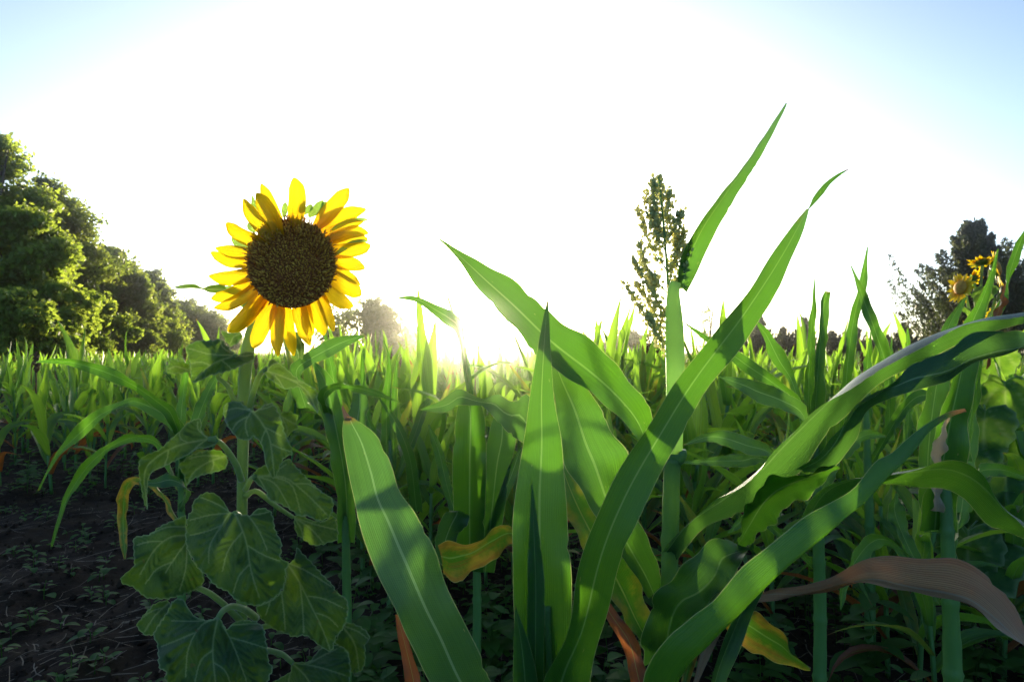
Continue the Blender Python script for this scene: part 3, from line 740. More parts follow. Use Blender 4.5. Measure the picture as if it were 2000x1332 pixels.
polyleaf(sf, [(408, 345), (450, 264), (480, 276), (540, 290), (562, 312), (566, 350), (500, 366), (440, 366)], [[(566, 345), (480, 320), (420, 340)]], (566, 345), (412, 345), 1.0, out=.02, side=.5, seed=16)
polyleaf(sf, [(770, 1080), (830, 1100), (900, 1096), (908, 1130), (870, 1172), (832, 1186), (792, 1140)], [[(905, 1100), (850, 1130), (830, 1180)]], (905, 1100), (835, 1185), 1.03, out=.01, side=.4, seed=17, conv=C1)
polyleaf(sf, [(455, 804), (520, 786), (600, 782), (652, 806), (700, 790), (770, 784), (820, 808), (850, 830), (800, 842), (700, 838), (650, 818), (580, 810), (500, 814)], [[(850, 822), (650, 812), (470, 804)]], (850, 822), (460, 804), 1.05, out=.015, side=.6, seed=18, conv=C1, teeth=.3)
polyleaf(sf, [(1240, 1110), (1262, 1090), (1300, 1150), (1316, 1180), (1305, 1260), (1290, 1272), (1270, 1220), (1250, 1160)], [[(1245, 1100), (1290, 1170), (1295, 1265)]], (1245, 1100), (1295, 1270), 1.03, out=.01, side=.4, seed=19, conv=C1, teeth=.5)

# flower head: disc of florets, ray petals, green bracts behind
HC = np.array([570.5, 512.0]); HD = .965
hrx, hry = 83.5, 94.0
hc = P(HC[0], HC[1], HD)
hn = np.array([.28, -.93, .32]); hn /= np.linalg.norm(hn)          # the way the flower looks
hx = np.cross([0, 0, 1.0], hn); hx /= np.linalg.norm(hx); hx = -hx if hx[0] < 0 else hx
hy = np.cross(hx, -hn) if np.cross(hx, -hn)[2] > 0 else np.cross(-hn, hx)
HR = hry / FPX * HD                                                  # real radius of the disc
kx = (hrx / FPX * HD) / (HR * abs(hx[0])) * .93
V, F = [], []; mb = MB(); tipa, rnda = [], []
rs = np.random.RandomState(4)
an = np.linspace(0, 2 * np.pi, 48, endpoint=False)
dome = []
for r in np.linspace(0.001, 1.0, 14):
    dome.append(hc + (np.cos(an)[:, None] * hx * kx + np.sin(an)[:, None] * hy) * HR * r + hn * (.012 * (1 - r ** 2)))
for z in (-.006, -.016, -.022):
    dome.append(hc + (np.cos(an)[:, None] * hx * kx + np.sin(an)[:, None] * hy) * HR * (1.0 if z > -.01 else .8 if z > -.02 else .3) + hn * z)
mb.add(np.vstack(dome), quads(len(dome), 48, 0, True)); tipa += [0.0] * (len(dome) * 48); rnda += [0.0] * (len(dome) * 48)
NF = 1450
for k in range(NF):
    r = math.sqrt((k + .5) / NF); th = k * 2.399963
    c = hc + (math.cos(th) * hx * kx + math.sin(th) * hy) * HR * r + hn * (.012 * (1 - r * r))
    ax_ = hn + (math.cos(th) * hx + math.sin(th) * hy) * (.9 * r * r + .05) + rs.normal(0, .42, 3)
    ax_ /= np.linalg.norm(ax_)
    s1 = np.cross(ax_, [0, 0, 1.0]); s1 /= np.linalg.norm(s1) + 1e-9; s2 = np.cross(ax_, s1)
    h = rs.uniform(.0045, .0095) * (1.1 if r > .55 else .8); w = rs.uniform(.0009, .0016)
    ring = [(math.cos(q) * s1 + math.sin(q) * s2) for q in (0, 2.1, 4.2)]
    vs = [c + g * w * .8 - ax_ * .001 for g in ring] + [c + g * w * 1.15 + ax_ * h * .7 for g in ring] + [c + ax_ * h + g * w * .4 for g in ring]
    mb.add(vs, [(0, 1, 4, 3), (1, 2, 5, 4), (2, 0, 3, 5), (3, 4, 7, 6), (4, 5, 8, 7), (5, 3, 6, 8), (6, 7, 8)])
    cv_ = min(1, rs.rand() ** 1.3 * (.45 + .75 * abs(math.sin(r * 5.2 + .4))) + .12 * math.sin(th * .38))
    cv_ = max(cv_, 0); tipa += [0, 0, 0, .65, .65, .65, 1, 1, 1]; rnda += [cv_] * 9
V, F, U = mb.get()
fhead = part('flower_head', sf, V, F, M_DISC, None, {'tip': tipa, 'rnd': rnda}, smooth=False, label='brown domed disc packed with florets')


def petal(par, pts, width, d0, d1, seed, curl=.25, base=None, mat=None, name='petal', n=16, m=7, root=None):
    """petal along a centre line in photo pixels; width in photo pixels"""
    rs = np.random.RandomState(seed)
    t = 1 - (1 - np.linspace(0, 1, n)) ** 1.6
    c = cr(pts, 60); c = np.stack([np.interp(t, np.linspace(0, 1, 60), c[:, q]) for q in (0, 1)], 1)
    tg = np.gradient(c, axis=0); tg /= np.linalg.norm(tg, axis=1)[:, None] + 1e-9
    nr = np.stack([-tg[:, 1], tg[:, 0]], 1)
    prof = np.sin(np.pi * np.clip(t * .62 + .19, 0, 1)) ** .7 * np.sqrt(np.clip((1 - t) / rs.uniform(.12, .26), 0, 1)) * np.clip(.55 + t * 1.6, 0, 1)
    prof[-1] = .06
    tt = np.linspace(-1, 1, m)
    q = c[:, None] + nr[:, None] * (prof[:, None] * width / 2 * tt[None])[..., None]
    roll = rs.uniform(-.5, .5)
    d = (d0 + (d1 - d0) * t)[:, None] + (curl * width / FPX * (tt[None] ** 2 - .5 + roll * tt[None]) * prof[:, None]) + .003 * np.sin(t * 5 + seed)[:, None] \
        + .0011 * np.cos(tt * 9.4)[None] * prof[:, None]
    UV = np.stack([np.tile((tt + 1) / 2, n) + seed * 1.7, np.repeat(t, m)], 1)
    return part(name, par, P(q[..., 0], q[..., 1], d).reshape(-1, 3), quads(n, m), mat or M_PETAL, UV, base=base)


# (base, [middle], tip) traced in the flower's close-up, width there, behind?
PET = [([(1255, 345), (1268, 215), (1246, 90)], 118, 0), ([(1150, 400), (1090, 260), (1032, 130)], 84, 1), ([(1135, 405), (1070, 300), (1003, 190)], 112, 0),
       ([(1052, 440), (970, 330), (918, 228)], 96, 0), ([(1028, 500), (900, 465), (804, 384)], 96, 0), ([(992, 582), (860, 575), (734, 548)], 88, 0),
       ([(970, 640), (830, 640), (703, 574)], 74, 1), ([(962, 722), (830, 745), (690, 730)], 100, 0), ([(958, 778), (830, 850), (706, 878)], 84, 1),
       ([(975, 830), (850, 905), (724, 938)], 84, 0), ([(1022, 890), (920, 1010), (814, 1092)], 112, 0), ([(1080, 945), (1030, 1080), (980, 1200)], 112, 0),
       ([(1125, 950), (1135, 1100), (1142, 1252)], 92, 0), ([(1196, 945), (1215, 1100), (1246, 1248)], 84, 1), ([(1270, 930), (1305, 1050), (1352, 1184)], 104, 0),
       ([(1362, 880), (1405, 1000), (1442, 1116)], 102, 0), ([(1418, 850), (1470, 980), (1506, 1092)], 66, 1), ([(1448, 800), (1530, 880), (1634, 930)], 104, 0),
       ([(1488, 722), (1580, 790), (1686, 858)], 116, 0), ([(1508, 620), (1610, 650), (1710, 682)], 96, 0), ([(1512, 555), (1640, 560), (1746, 530)], 96, 0),
       ([(1512, 495), (1630, 485), (1728, 492)], 80, 1), ([(1508, 460), (1620, 445), (1732, 452)], 84, 0), ([(1492, 430), (1590, 405), (1700, 376)], 78, 0),
       ([(1468, 385), (1590, 330), (1716, 296)], 100, 1), ([(1428, 345), (1530, 250), (1604, 160)], 112, 0), ([(1500, 680), (1590, 720), (1680, 790)], 60, 1),
       ([(1040, 900), (960, 1010), (880, 1080)], 60, 1), ([(1330, 905), (1350, 1010), (1370, 1120)], 60, 1)]
for k, (pp, w, bh) in enumerate(PET):
    rr = np.random.RandomState(k + 60)
    p3 = [(x / 3.33 + 200, y / 3.33 + 320) for x, y in pp]
    # base sits on the disc rim, in the disc's own plane
    dx, dy = p3[0][0] - HC[0], p3[0][1] - HC[1]
    p3 = [(p3[0][0] - .32 * dx, p3[0][1] - .32 * dy)] + p3[0 if bh else 1:]
    dbase = HD + .009 + .30 * dx / FPX * HD + .006 * bh
    dt = dbase + rr.uniform(-.012, .028) + .012 * bh + .28 * (p3[-1][0] - p3[0][0]) / FPX
    petal(fhead, p3, w / 3.33, dbase, dt, k + 1, curl=rr.uniform(.15, .4) * rr.choice([1, 1, -1]), base=b)
SEP = [([(1340, 345), (1390, 300), (1437, 238)], 60), ([(1420, 360), (1440, 300), (1452, 244)], 44), ([(1300, 330), (1335, 300), (1364, 266)], 44), ([(1020, 430), (975, 420), (944, 386)], 50),
       ([(1090, 400), (1000, 310), (974, 206)], 40), ([(990, 560), (880, 520), (838, 480)], 50), ([(1480, 440), (1600, 380), (1730, 362)], 40), ([(1180, 350), (1185, 300), (1190, 250)], 40),
       ([(985, 700), (940, 690), (905, 690)], 50), ([(960, 850), (880, 830), (800, 800)], 50), ([(1010, 900), (950, 900), (900, 930)], 44), ([(1500, 600), (1620, 520), (1732, 500)], 36), ([(1060, 930), (1010, 960), (960, 1010)], 40)]
for k, (pp, w) in enumerate(SEP):
    p3 = [(x / 3.33 + 200, y / 3.33 + 320) for x, y in pp]
    dx = p3[0][0] - HC[0]
    d0 = HD + .018 + .30 * dx / FPX * HD
    petal(fhead, p3, w / 3.33, d0, d0 + .02, k + 200, curl=.3, base=b, mat=M_SEPAL, name='sepal', n=10, m=5)


# ------------------------------------------------------------------ field sorghum: prototypes with parts, then copies
def strip(p0, az, el0, length, width, droop, twist, rs, n=9, m=3, fold=.25):
    t = np.linspace(0, 1, n)
    el = el0 - droop * t ** 1.4
    ds = length / (n - 1)
    hx_ = np.r_[0, np.cumsum(np.cos(el[:-1]) * ds)]; hz = np.r_[0, np.cumsum(np.sin(el[:-1]) * ds)]
    azz = az + twist * t ** 2 * .6
    c = np.stack([p0[0] + hx_ * np.cos(azz), p0[1] + hx_ * np.sin(azz), p0[2] + hz], 1)
    T = np.gradient(c, axis=0); T /= np.linalg.norm(T, axis=1)[:, None] + 1e-9
    S = np.stack([-np.sin(azz), np.cos(azz), 0 * azz], 1)
    N = np.cross(S, T)
    ro = twist * t
    S2 = S * np.cos(ro)[:, None] + N * np.sin(ro)[:, None]; N2 = np.cross(T, S2)
    w = width * np.clip(np.minimum(.55 + 2.2 * t, 1.0), 0, 1) * np.clip((1 - t) * 1.9, 0, 1) ** .8
    w[-1] = .0008
    tt = np.linspace(-1, 1, m)
    off = -fold * (1 - np.abs(tt))[None] * w[:, None]
    wav = .10 * np.sin(t * 14 + rs.rand() * 6)[:, None] * np.abs(tt)[None] * np.sign(tt)[None] * w[:, None]
    V = c[:, None] + (tt[None] * w[:, None] / 2)[..., None] * S2[:, None] + (off + wav)[..., None] * N2[:, None]
    UV = np.stack([np.tile((tt + 1) / 2, n), np.repeat(t * length, m)], 1)
    return V.reshape(-1, 3), quads(n, m), UV, np.repeat(t, m)


def sorghum_parts(seed, h, nl, n=11, m=5, lw=.062, spear=2, dry=True):
    rs = np.random.RandomState(seed)
    lean_ = rs.normal(0, .04, 2)
    top = h * rs.uniform(.62, .76)
    ax_ = cr([(0, 0, -.02), (lean_[0] * .3, lean_[1] * .3, top * .5), (lean_[0], lean_[1], top)], 8)
    parts = []
    V, F, UV = tube(ax_, [.010, .009, .007], 7)
    parts.append(('stalk', V, F, UV, np.zeros(len(V)), M_STALK))
    az = rs.rand() * 6.28
    for i in range(nl):
        f = (i + .6) / nl
        z = top * (.16 + .84 * f)
        p0 = np.array([lean_[0] * (z / top) ** 1.6, lean_[1] * (z / top) ** 1.6, z])
        az += math.pi + rs.normal(0, .45)
        if i >= nl - spear:
            el, L, dr = rs.uniform(1.15, 1.50), h * rs.uniform(.34, .48), rs.uniform(-.02, .35)
        else:
            el, L, dr = rs.uniform(.75, 1.15) + .2 * f, h * rs.uniform(.42, .66), rs.uniform(.8, 2.2)
        q = strip(p0, az, el, L, lw * rs.uniform(.75, 1.15), dr, rs.normal(0, .7), rs, n, m)
        mt = M_FIELD2 if (rs.rand() < .10 or (i == 0 and dry)) else M_FIELD
        if i == 0 and dry and rs.rand() < .35: mt = M_RUST
        parts.append(('leaf', *q, mt))
    if seed in (203, 206):                      # a few carry a red-brown seed head
        hb_ = MB(); tpv = np.array([lean_[0], lean_[1], top])
        V, F, UV = tube([tpv, tpv + [0, 0, h * .30]], [.006, .004], 6); hb_.add(V, F, UV)
        for q in range(150):
            f = rs.rand(); an = rs.rand() * 6.28; r = .022 * math.sin(math.pi * (f * .85 + .12)) * math.sqrt(rs.rand())
            hb_.add(OCT * .0042 + tpv + [math.cos(an) * r, math.sin(an) * r, h * (.24 + .14 * f)], OF)
        V, F, UV = hb_.get(); parts.append(('seed_head', V, F, UV, np.zeros(len(V)), M_GRAIN_RED))
    return parts


def proto_objs(parts):
    return [(nm, mesh(nm, V, F, mt, UV, {'along': al})) for nm, V, F, UV, al, mt in parts]


def joined(parts, name):
    mats, V, F, U, A, MI, n = [], [], [], [], [], [], 0
    for nm, v, f, uv, al, mt in parts:
        if mt not in mats: mats.append(mt)
        V.append(v); F += [tuple(q + n for q in ff) for ff in f]; U.append(uv); A.append(al); MI += [mats.index(mt)] * len(f); n += len(v)
    return mesh(name, np.vstack(V), F, mats, np.vstack(U), {'along': np.concatenate(A)}, midx=MI)


near_protos = [sorghum_parts(100 + k, rs_h, nl) for k, (rs_h, nl) in enumerate([(.92, 9), (.85, 8), (.98, 10), (.88, 8), (.94, 9), (.80, 8), (1.0, 9), (.9, 10)])]
far_protos = [joined(sorghum_parts(200 + k, h, 8, 8, 3, spear=3), 'sorghum_plant') for k, h in enumerate([.92, .86, .96, .9, .83, .99, .88, .93])]
proto_cache = {}


def place_parts(k, x, y, rz, s, label, group):
    """a field plant with its stalk and leaves, copied from the first of its kind"""
    if k not in proto_cache:
        r = thing('sorghum_plant', label, 'sorghum plant', (x, y, gz(x, y)), group)
        for nm, me in proto_objs(near_protos[k]): link(nm, me, r)
        proto_cache[k] = r
    else:
        src = proto_cache[k]
        r = src.copy(); COL.objects.link(r)
        for ch in src.children:
            c = ch.copy(); COL.objects.link(c); c.parent = r
        tag(r, label, 'sorghum plant', group)
        r.location = (x, y, gz(x, y))
    r.rotation_euler = (0, 0, rz); r.scale = (s, s, s * 1.0)
    return r


def zone(x, y):
    a = x / y * FPX + 1000
    if a < 640: return 'left of the sunflower'
    if a < 1080: return 'between sunflower and centre corn'
    return 'right of the seed head'


frng = np.random.RandomState(21)
spots = []
for iy in range(0, 130):
    y0 = 1.9 + iy * .30
    for ix in range(-90, 90):
        x = ix * .36 + frng.normal(0, .07) + (.18 if iy % 2 else 0); y = y0 + frng.normal(0, .09)
        if abs(x) > .90 * y + .4: continue
        a = x / y * FPX + 1000
        if a < 420 and y < 4.3: continue
        if 420 <= a < 680 and y < 3.2: continue
        if 680 <= a < 1130 and y < 2.5: continue
        if a >= 1130 and y < (2.2 if a < 1400 else 1.9): continue
        if a > 1400 and y < 3.4 and frng.rand() < .35: continue
        if a < 660 and y < 9 and frng.rand() < .38: continue
        if y > 9 and frng.rand() < .25: continue
        if y > 16 and frng.rand() < .35: continue
        spots.append((y, x))
spots.sort()
NEAR, MID = 80, 288
stuff = []
for i, (y, x) in enumerate(spots):
    s = frng.uniform(.72, 1.14) * (1.04 if x / y > .15 and y < 5 else .97)
    if y > 8: s *= .96
    if y > 14: s *= .95
    if y < 8 and 560 < x / y * FPX + 1000 < 1260: s = max(s, .95) * (1.10 if abs(x / y * FPX + 65) > 110 else .92)
    rz = frng.rand() * 6.28
    if i < NEAR:
        place_parts(frng.randint(len(near_protos)), x, y, rz, s, 'leafy green sorghum plant in the near field ' + zone(x, y), 'near field sorghum ' + zone(x, y))
    elif i < MID:
        r = link('sorghum_plant', far_protos[frng.randint(len(far_protos))])
        r.location = (x, y, gz(x, y)); r.rotation_euler = (0, 0, rz); r.scale = (s, s, s)
        tag(r, 'small sorghum plant farther out in the field ' + zone(x, y), 'sorghum plant', 'farther field sorghum ' + zone(x, y))
    else:
        stuff.append((x, y, rz, s))

for k in range(16):                                        # lower plants that fill the gaps
    right_ = k < 11
    d = frng.uniform(1.55, 2.5) if right_ else frng.uniform(2.1, 2.7)
    px_ = 1340 + k * 62 + frng.uniform(-20, 20) if right_ else 730 + (k - 11) * 110
    place_parts(frng.randint(len(near_protos)), (px_ - 1000) / FPX * d, d, frng.rand() * 6.28, frng.uniform(.66, .82),
                'short leafy corn plant growing low between the tall plants ' + ('at right' if right_ else 'at centre'), 'short plants filling the gaps ' + ('at right' if right_ else 'at centre'))

# everything past those as one mass
lod1 = [sorghum_parts(300 + k, h, 7, 6, 3, spear=3) for k, h in enumerate([.92, .86, .96, .9, .83])]
lod2 = [sorghum_parts(320 + k, h, 6, 4, 2, lw=.06, spear=3) for k, h in enumerate([.92, .86, .96, .9, .83])]
cat = []
for lod in (lod1, lod2):
    rows_ = []
    for parts in lod:
        V, F, U, A, M, n = [], [], [], [], [], 0
        for nm, v, f, uv, al, mt in parts[1:]:
            V.append(v); F.append(np.array(f) + n); U.append(uv); A.append(al); M.append(np.full(len(f), 0 if mt is M_FIELD else 1)); n += len(v)
        rows_.append((np.vstack(V), np.vstack(F), np.vstack(U), np.concatenate(A), np.concatenate(M)))
    cat.append(rows_)
VV, FF, UU, AA, MM, n = [], [], [], [], [], 0
for (x, y, rz, s) in stuff:
    v, f, u, a, mi = cat[0 if y < 15 else 1][frng.randint(5)]
    c_, s_ = math.cos(rz), math.sin(rz)
    q = np.stack([(v[:, 0] * c_ - v[:, 1] * s_) * s + x, (v[:, 0] * s_ + v[:, 1] * c_) * s + y, v[:, 2] * s + gz(x, y)], 1)
    VV.append(q); FF.append(f + n); UU.append(u); AA.append(a); MM.append(mi); n += len(v)
print('field', len(spots), 'stuff', len(stuff), 'faces', sum(len(f) for f in FF))
o = link('field_crop', mesh('field_crop', np.vstack(VV), np.vstack(FF), [M_FIELD, M_FIELD2], np.vstack(UU), {'along': np.concatenate(AA)}, midx=np.concatenate(MM)))
tag(o, 'distant mass of sorghum leaves filling the field to the trees', 'crop', kind='stuff')
# ------------------------------------------------------------------ middle-distance plants traced one by one
M_PALE = blade_mat('bleached_leaf', base=(.34, .28, .19), base2=(.22, .17, .11), trans=(.5, .36, .18), mid=None, fac=.35, rough=.55)
# more of the centre corn plant
blade(corn, [(1020, 1190), (1010, 1100), (1000, 1030), (965, 1034), (926, 1058), (892, 1060), (855, 1066)], [(1060, 1190), (1040, 1110), (1002, 1062), (962, 1096), (922, 1120), (886, 1133), (866, 1118)],
      [.74, .80, .86, .88, .87], tilt=[0, .02, .03], fold=[.1, .18, .2, .1], mat=M_YELLOW, ripple=.004, seed=31, label='yellowing leaf with burnt edges bent out to the left')
blade(corn, [(805, 1480), (795, 1400), (792, 1332), (778, 1250), (772, 1200)], [(850, 1480), (835, 1400), (822, 1332), (798, 1250), (778, 1200)], [.76, .78, .80], fold=.2, mat=M_RUST, ripple=.003, seed=32, n=20)


def traced_plant(name, label, cat_, px, d, top, leaves, rad=.011, group=None, lean=0):
    b_ = np.array([at(px, d), d, 0.0]); b_[2] = gz(b_[0], d)
    t = thing(name, label, cat_, tuple(b_), group)
    tp = P(px + lean, top, d)
    stalk(t, [b_ - [0, 0, .02], b_ * .6 + tp * .4 + [.01, 0, 0], tp], [rad * 1.1, rad, rad * .6], 9, n=14)
    for k, lf in enumerate(leaves):
        kw = dict(fold=.16, ripple=.006, n=34, m=9); kw.update(lf[4] if len(lf) > 4 else {})
        blade(t, lf[0], lf[1], lf[2], mat=lf[3], seed=40 + k + int(px), **kw)
    return t


def at(px, d): return (px - 1000) / FPX * d


traced_plant('corn_plant', 'backlit corn plant in the sun glare between the two broad corn leaves', 'corn plant', 925, 1.7, 860, [
    ([(890, 1120), (886, 1010), (884, 900), (893, 800), (905, 770)], [(945, 1120), (947, 1010), (950, 900), (944, 800), (912, 766)], [1.66, 1.62, 1.6, 1.62], M_BLADE),
    ([(930, 1120), (935, 1020), (944, 900), (962, 820), (980, 790)], [(965, 1120), (985, 1000), (998, 910), (1008, 850), (986, 788)], [1.7, 1.66, 1.66, 1.7], M_BLADE2),
    ([(1080, 900), (1050, 810), (1036, 772), (1016, 784), (996, 783), (972, 769), (942, 778), (912, 765), (890, 760), (858, 783), (820, 799)],
     [(1100, 940), (1070, 900), (1034, 872), (1018, 862), (1000, 852), (975, 828), (946, 796), (920, 793), (896, 792), (870, 806), (821, 801)], [1.6, 1.5, 1.45, 1.45, 1.5], M_BLUE, dict(fold=[.1, .15, .2, .25, .3], ripple=.014)),
    ([(925, 760), (905, 640), (890, 612), (850, 594), (812, 578), (776, 580)], [(912, 770), (893, 660), (868, 634), (840, 610), (814, 591), (777, 583)], [1.68, 1.64, 1.6, 1.58], M_BLADE2),
    ([(915, 770), (900, 680), (880, 610), (868, 560)], [(925, 770), (910, 680), (886, 606), (869, 560)], [1.72, 1.75, 1.78], M_BLADE),
    ([(905, 1120), (870, 1110), (850, 1078), (855, 1030), (870, 1004), (892, 998)], [(915, 1100), (895, 1090), (890, 1060), (904, 1034), (917, 1012), (900, 998)], [1.68, 1.6, 1.55], M_BLUE),
    ([(940, 1060), (976, 960), (998, 900), (1018, 872)], [(950, 1070), (992, 970), (1014, 920), (1020, 874)], [1.7, 1.66, 1.66], M_BLUE),
    ([(900, 1060), (866, 960), (846, 880), (836, 830)], [(910, 1050), (882, 950), (866, 880), (838, 828)], [1.75, 1.8, 1.85], M_BLADE)])
traced_plant('corn_plant', 'corn plant right behind the sunflower stem with one leaf arching to the right', 'corn plant', 672, 1.5, 900, [
    ([(580, 800), (562, 726), (598, 690), (640, 664), (680, 655), (713, 655)], [(612, 800), (590, 735), (612, 712), (650, 695), (686, 672), (714, 657)], [1.5, 1.42, 1.4, 1.4], M_BLUE),
    ([(650, 850), (622, 770), (640, 754), (662, 748), (700, 752), (740, 765), (782, 784)], [(670, 850), (640, 790), (650, 766), (664, 761), (700, 767), (740, 777), (782, 786)], [1.5, 1.42, 1.36, 1.3], M_BLADE),
    ([(660, 1060), (655, 950), (630, 820), (620, 750), (606, 700)], [(694, 1060), (692, 950), (674, 830), (648, 740), (608, 700)], [1.5, 1.46, 1.45, 1.5], M_BLADE2),
    ([(662, 860), (650, 790), (638, 720), (632, 648)], [(676, 860), (668, 790), (656, 720), (634, 648)], [1.55, 1.6, 1.62], M_BLADE),
    ([(674, 900), (676, 830), (688, 772), (694, 740)], [(712, 900), (716, 820), (718, 782), (698, 738)], [1.56, 1.6, 1.62], M_BLUE),
    ([(690, 900), (700, 800), (704, 720), (706, 690)], [(706, 900), (712, 800), (712, 720), (707, 690)], [1.6, 1.68, 1.7], M_BLADE)])
traced_plant('corn_plant', 'corn plant with pointed upright leaves just left of the sun glare', 'corn plant', 762, 2.3, 860, [
    ([(748, 960), (744, 860), (746, 780), (757, 700), (749, 665)], [(764, 960), (764, 860), (764, 780), (763, 705), (751, 664)], [2.3, 2.3, 2.28], M_BLADE),
    ([(758, 940), (762, 840), (766, 760), (776, 692)], [(772, 940), (776, 840), (776, 760), (777, 692)], [2.3, 2.34, 2.36], M_BLADE),
    ([(800, 1000), (790, 900), (765, 830), (740, 778)], [(826, 1000), (812, 900), (785, 830), (742, 776)], [2.2, 2.1, 2.1], M_BLADE2),
    ([(750, 960), (730, 880), (706, 800), (708, 690)], [(762, 950), (745, 870), (722, 800), (710, 690)], [2.32, 2.38, 2.4], M_BLADE),
    ([(770, 930), (800, 850), (822, 790), (850, 770)], [(778, 940), (815, 860), (836, 800), (851, 773)], [2.3, 2.3, 2.3], M_BLADE2)])
traced_plant('corn_plant', 'corn plant left of the sunflower with one long leaf arching far to the left', 'corn plant', 352, 1.9, 840, [
    ([(366, 940), (362, 870), (346, 812), (330, 790), (290, 762), (230, 725), (160, 704), (110, 700), (70, 706)], [(350, 945), (348, 880), (326, 818), (303, 797), (265, 767), (215, 744), (150, 719), (110, 711), (70, 708)], [1.9, 1.82, 1.75, 1.7, 1.72], M_BLADE, dict(n=50)),
    ([(366, 960), (364, 850), (345, 810), (320, 794), (290, 782), (260, 775), (232, 784), (184, 803), (155, 828), (107, 887), (74, 957)],
     [(352, 960), (350, 860), (332, 842), (300, 816), (270, 797), (252, 792), (230, 800), (196, 820), (166, 850), (113, 896), (75, 959)], [1.9, 1.85, 1.85, 1.9, 1.95], M_BLADE2, dict(n=50)),
    ([(350, 960), (310, 862), (272, 848), (245, 848), (210, 868), (175, 890), (145, 930), (120, 980), (99, 1066)], [(358, 980), (308, 882), (272, 864), (240, 869), (212, 882), (198, 897), (165, 932), (131, 986), (102, 1068)], [1.9, 1.95, 2.0, 2.0, 1.98], M_BLADE, dict(n=50)),
    ([(345, 1010), (300, 940), (268, 933), (241, 940), (228, 985), (229, 1030), (242, 1092)], [(350, 1030), (300, 960), (270, 944), (252, 962), (250, 1000), (248, 1050), (246, 1092)], [1.9, 1.95, 2.0, 1.98], M_YELLOW),
    ([(345, 1000), (362, 950), (330, 925), (300, 936), (270, 940)], [(350, 1010), (372, 960), (345, 950), (310, 952), (272, 946)], [1.9, 1.8, 1.78], M_BLUE),
    ([(344, 900), (342, 820), (350, 760), (366, 700)], [(362, 900), (362, 820), (366, 760), (367, 700)], [1.92, 2.0, 2.02], M_BLADE),
    ([(350, 900), (372, 820), (398, 760), (430, 720)], [(366, 900), (392, 830), (415, 770), (432, 722)], [1.95, 2.0, 2.1], M_BLADE2)])
traced_plant('corn_plant', 'corn plant with two stiff vertical leaves rising above the horizon right of the seed head', 'corn plant', 1590, 1.5, 790, [
    ([(1572, 900), (1572, 800), (1573, 730), (1580, 640), (1590, 543)], [(1590, 900), (1591, 800), (1592, 730), (1594, 640), (1592, 543)], [1.5, 1.5, 1.5], M_BLADE, dict(fold=.3)),
    ([(1578, 900), (1582, 820), (1590, 740), (1598, 650), (1604, 592), (1612, 568)], [(1612, 900), (1612, 820), (1611, 750), (1614, 680), (1621, 605), (1622, 570)], [1.48, 1.46, 1.46], M_BLADE2, dict(fold=.42)),
    ([(1575, 900), (1546, 762), (1510, 710), (1490, 660), (1472, 622)], [(1590, 900), (1566, 780), (1546, 716), (1510, 655), (1473, 622)], [1.52, 1.56, 1.6], M_BLADE),
    ([(1590, 880), (1572, 790), (1530, 750), (1480, 710), (1430, 679), (1400, 666), (1338, 630)], [(1590, 900), (1574, 815), (1520, 768), (1460, 731), (1425, 702), (1395, 681), (1338, 633)], [1.5, 1.46, 1.5, 1.55], M_BLADE),
    ([(1590, 880), (1574, 798), (1530, 763), (1480, 744), (1440, 737), (1403, 734)], [(1586, 900), (1570, 825), (1530, 802), (1480, 786), (1450, 766), (1404, 737)], [1.48, 1.4, 1.36, 1.38], M_BLUE),
    ([(1586, 960), (1516, 884), (1480, 860), (1420, 841), (1380, 844), (1336, 868)], [(1582, 975), (1510, 898), (1462, 888), (1420, 872), (1380, 863), (1337, 870)], [1.48, 1.35, 1.28, 1.25], M_BLUE),
    ([(1586, 980), (1500, 892), (1450, 887), (1400, 891), (1334, 901)], [(1582, 990), (1495, 908), (1450, 914), (1400, 910), (1335, 905)], [1.48, 1.4, 1.34, 1.3], M_BLUE),
    ([(1590, 960), (1640, 880), (1690, 840), (1730, 850)], [(1596, 985), (1650, 900), (1692, 862), (1731, 853)], [1.5, 1.55, 1.6], M_BLADE2),
    ([(1584, 1090), (1520, 1030), (1470, 990), (1420, 1040)], [(1588, 1110), (1525, 1055), (1475, 1020), (1424, 1042)], [1.5, 1.5, 1.5], M_BLADE2)], rad=.0135)
traced_plant('corn_plant', 'corn plant with two crossing pointed leaves above the horizon left of the tall cedar', 'corn plant', 1690, 1.9, 770, [
    ([(1638, 880), (1640, 790), (1650, 690), (1660, 620), (1680, 540), (1694, 482)], [(1664, 880), (1664, 790), (1668, 700), (1680, 620), (1692, 560), (1696, 482)], [1.9, 1.88, 1.88], M_BLADE),
    ([(1730, 860), (1726, 740), (1700, 650), (1680, 590), (1661, 518)], [(1750, 860), (1746, 730), (1735, 680), (1710, 610), (1663, 518)], [1.9, 1.85, 1.82], M_BLADE2),
    ([(1682, 860), (1684, 770), (1688, 710), (1700, 648)], [(1700, 860), (1703, 770), (1704, 700), (1701, 648)], [1.95, 2.0, 2.0], M_BLADE),
    ([(1735, 860), (1738, 760), (1738, 700), (1741, 648)], [(1746, 860), (1748, 760), (1746, 700), (1742, 648)], [2.0, 2.1, 2.1], M_BLADE2),
    ([(1765, 860), (1768, 760), (1766, 700), (1772, 640)], [(1782, 860), (1786, 760), (1782, 690), (1774, 640)], [2.0, 2.1, 2.1], M_BLADE),
    ([(1695, 900), (1750, 800), (1800, 760), (1850, 790)], [(1700, 920), (1756, 830), (1802, 784), (1851, 793)], [1.9, 1.8, 1.75], M_BLADE2)], rad=.013)
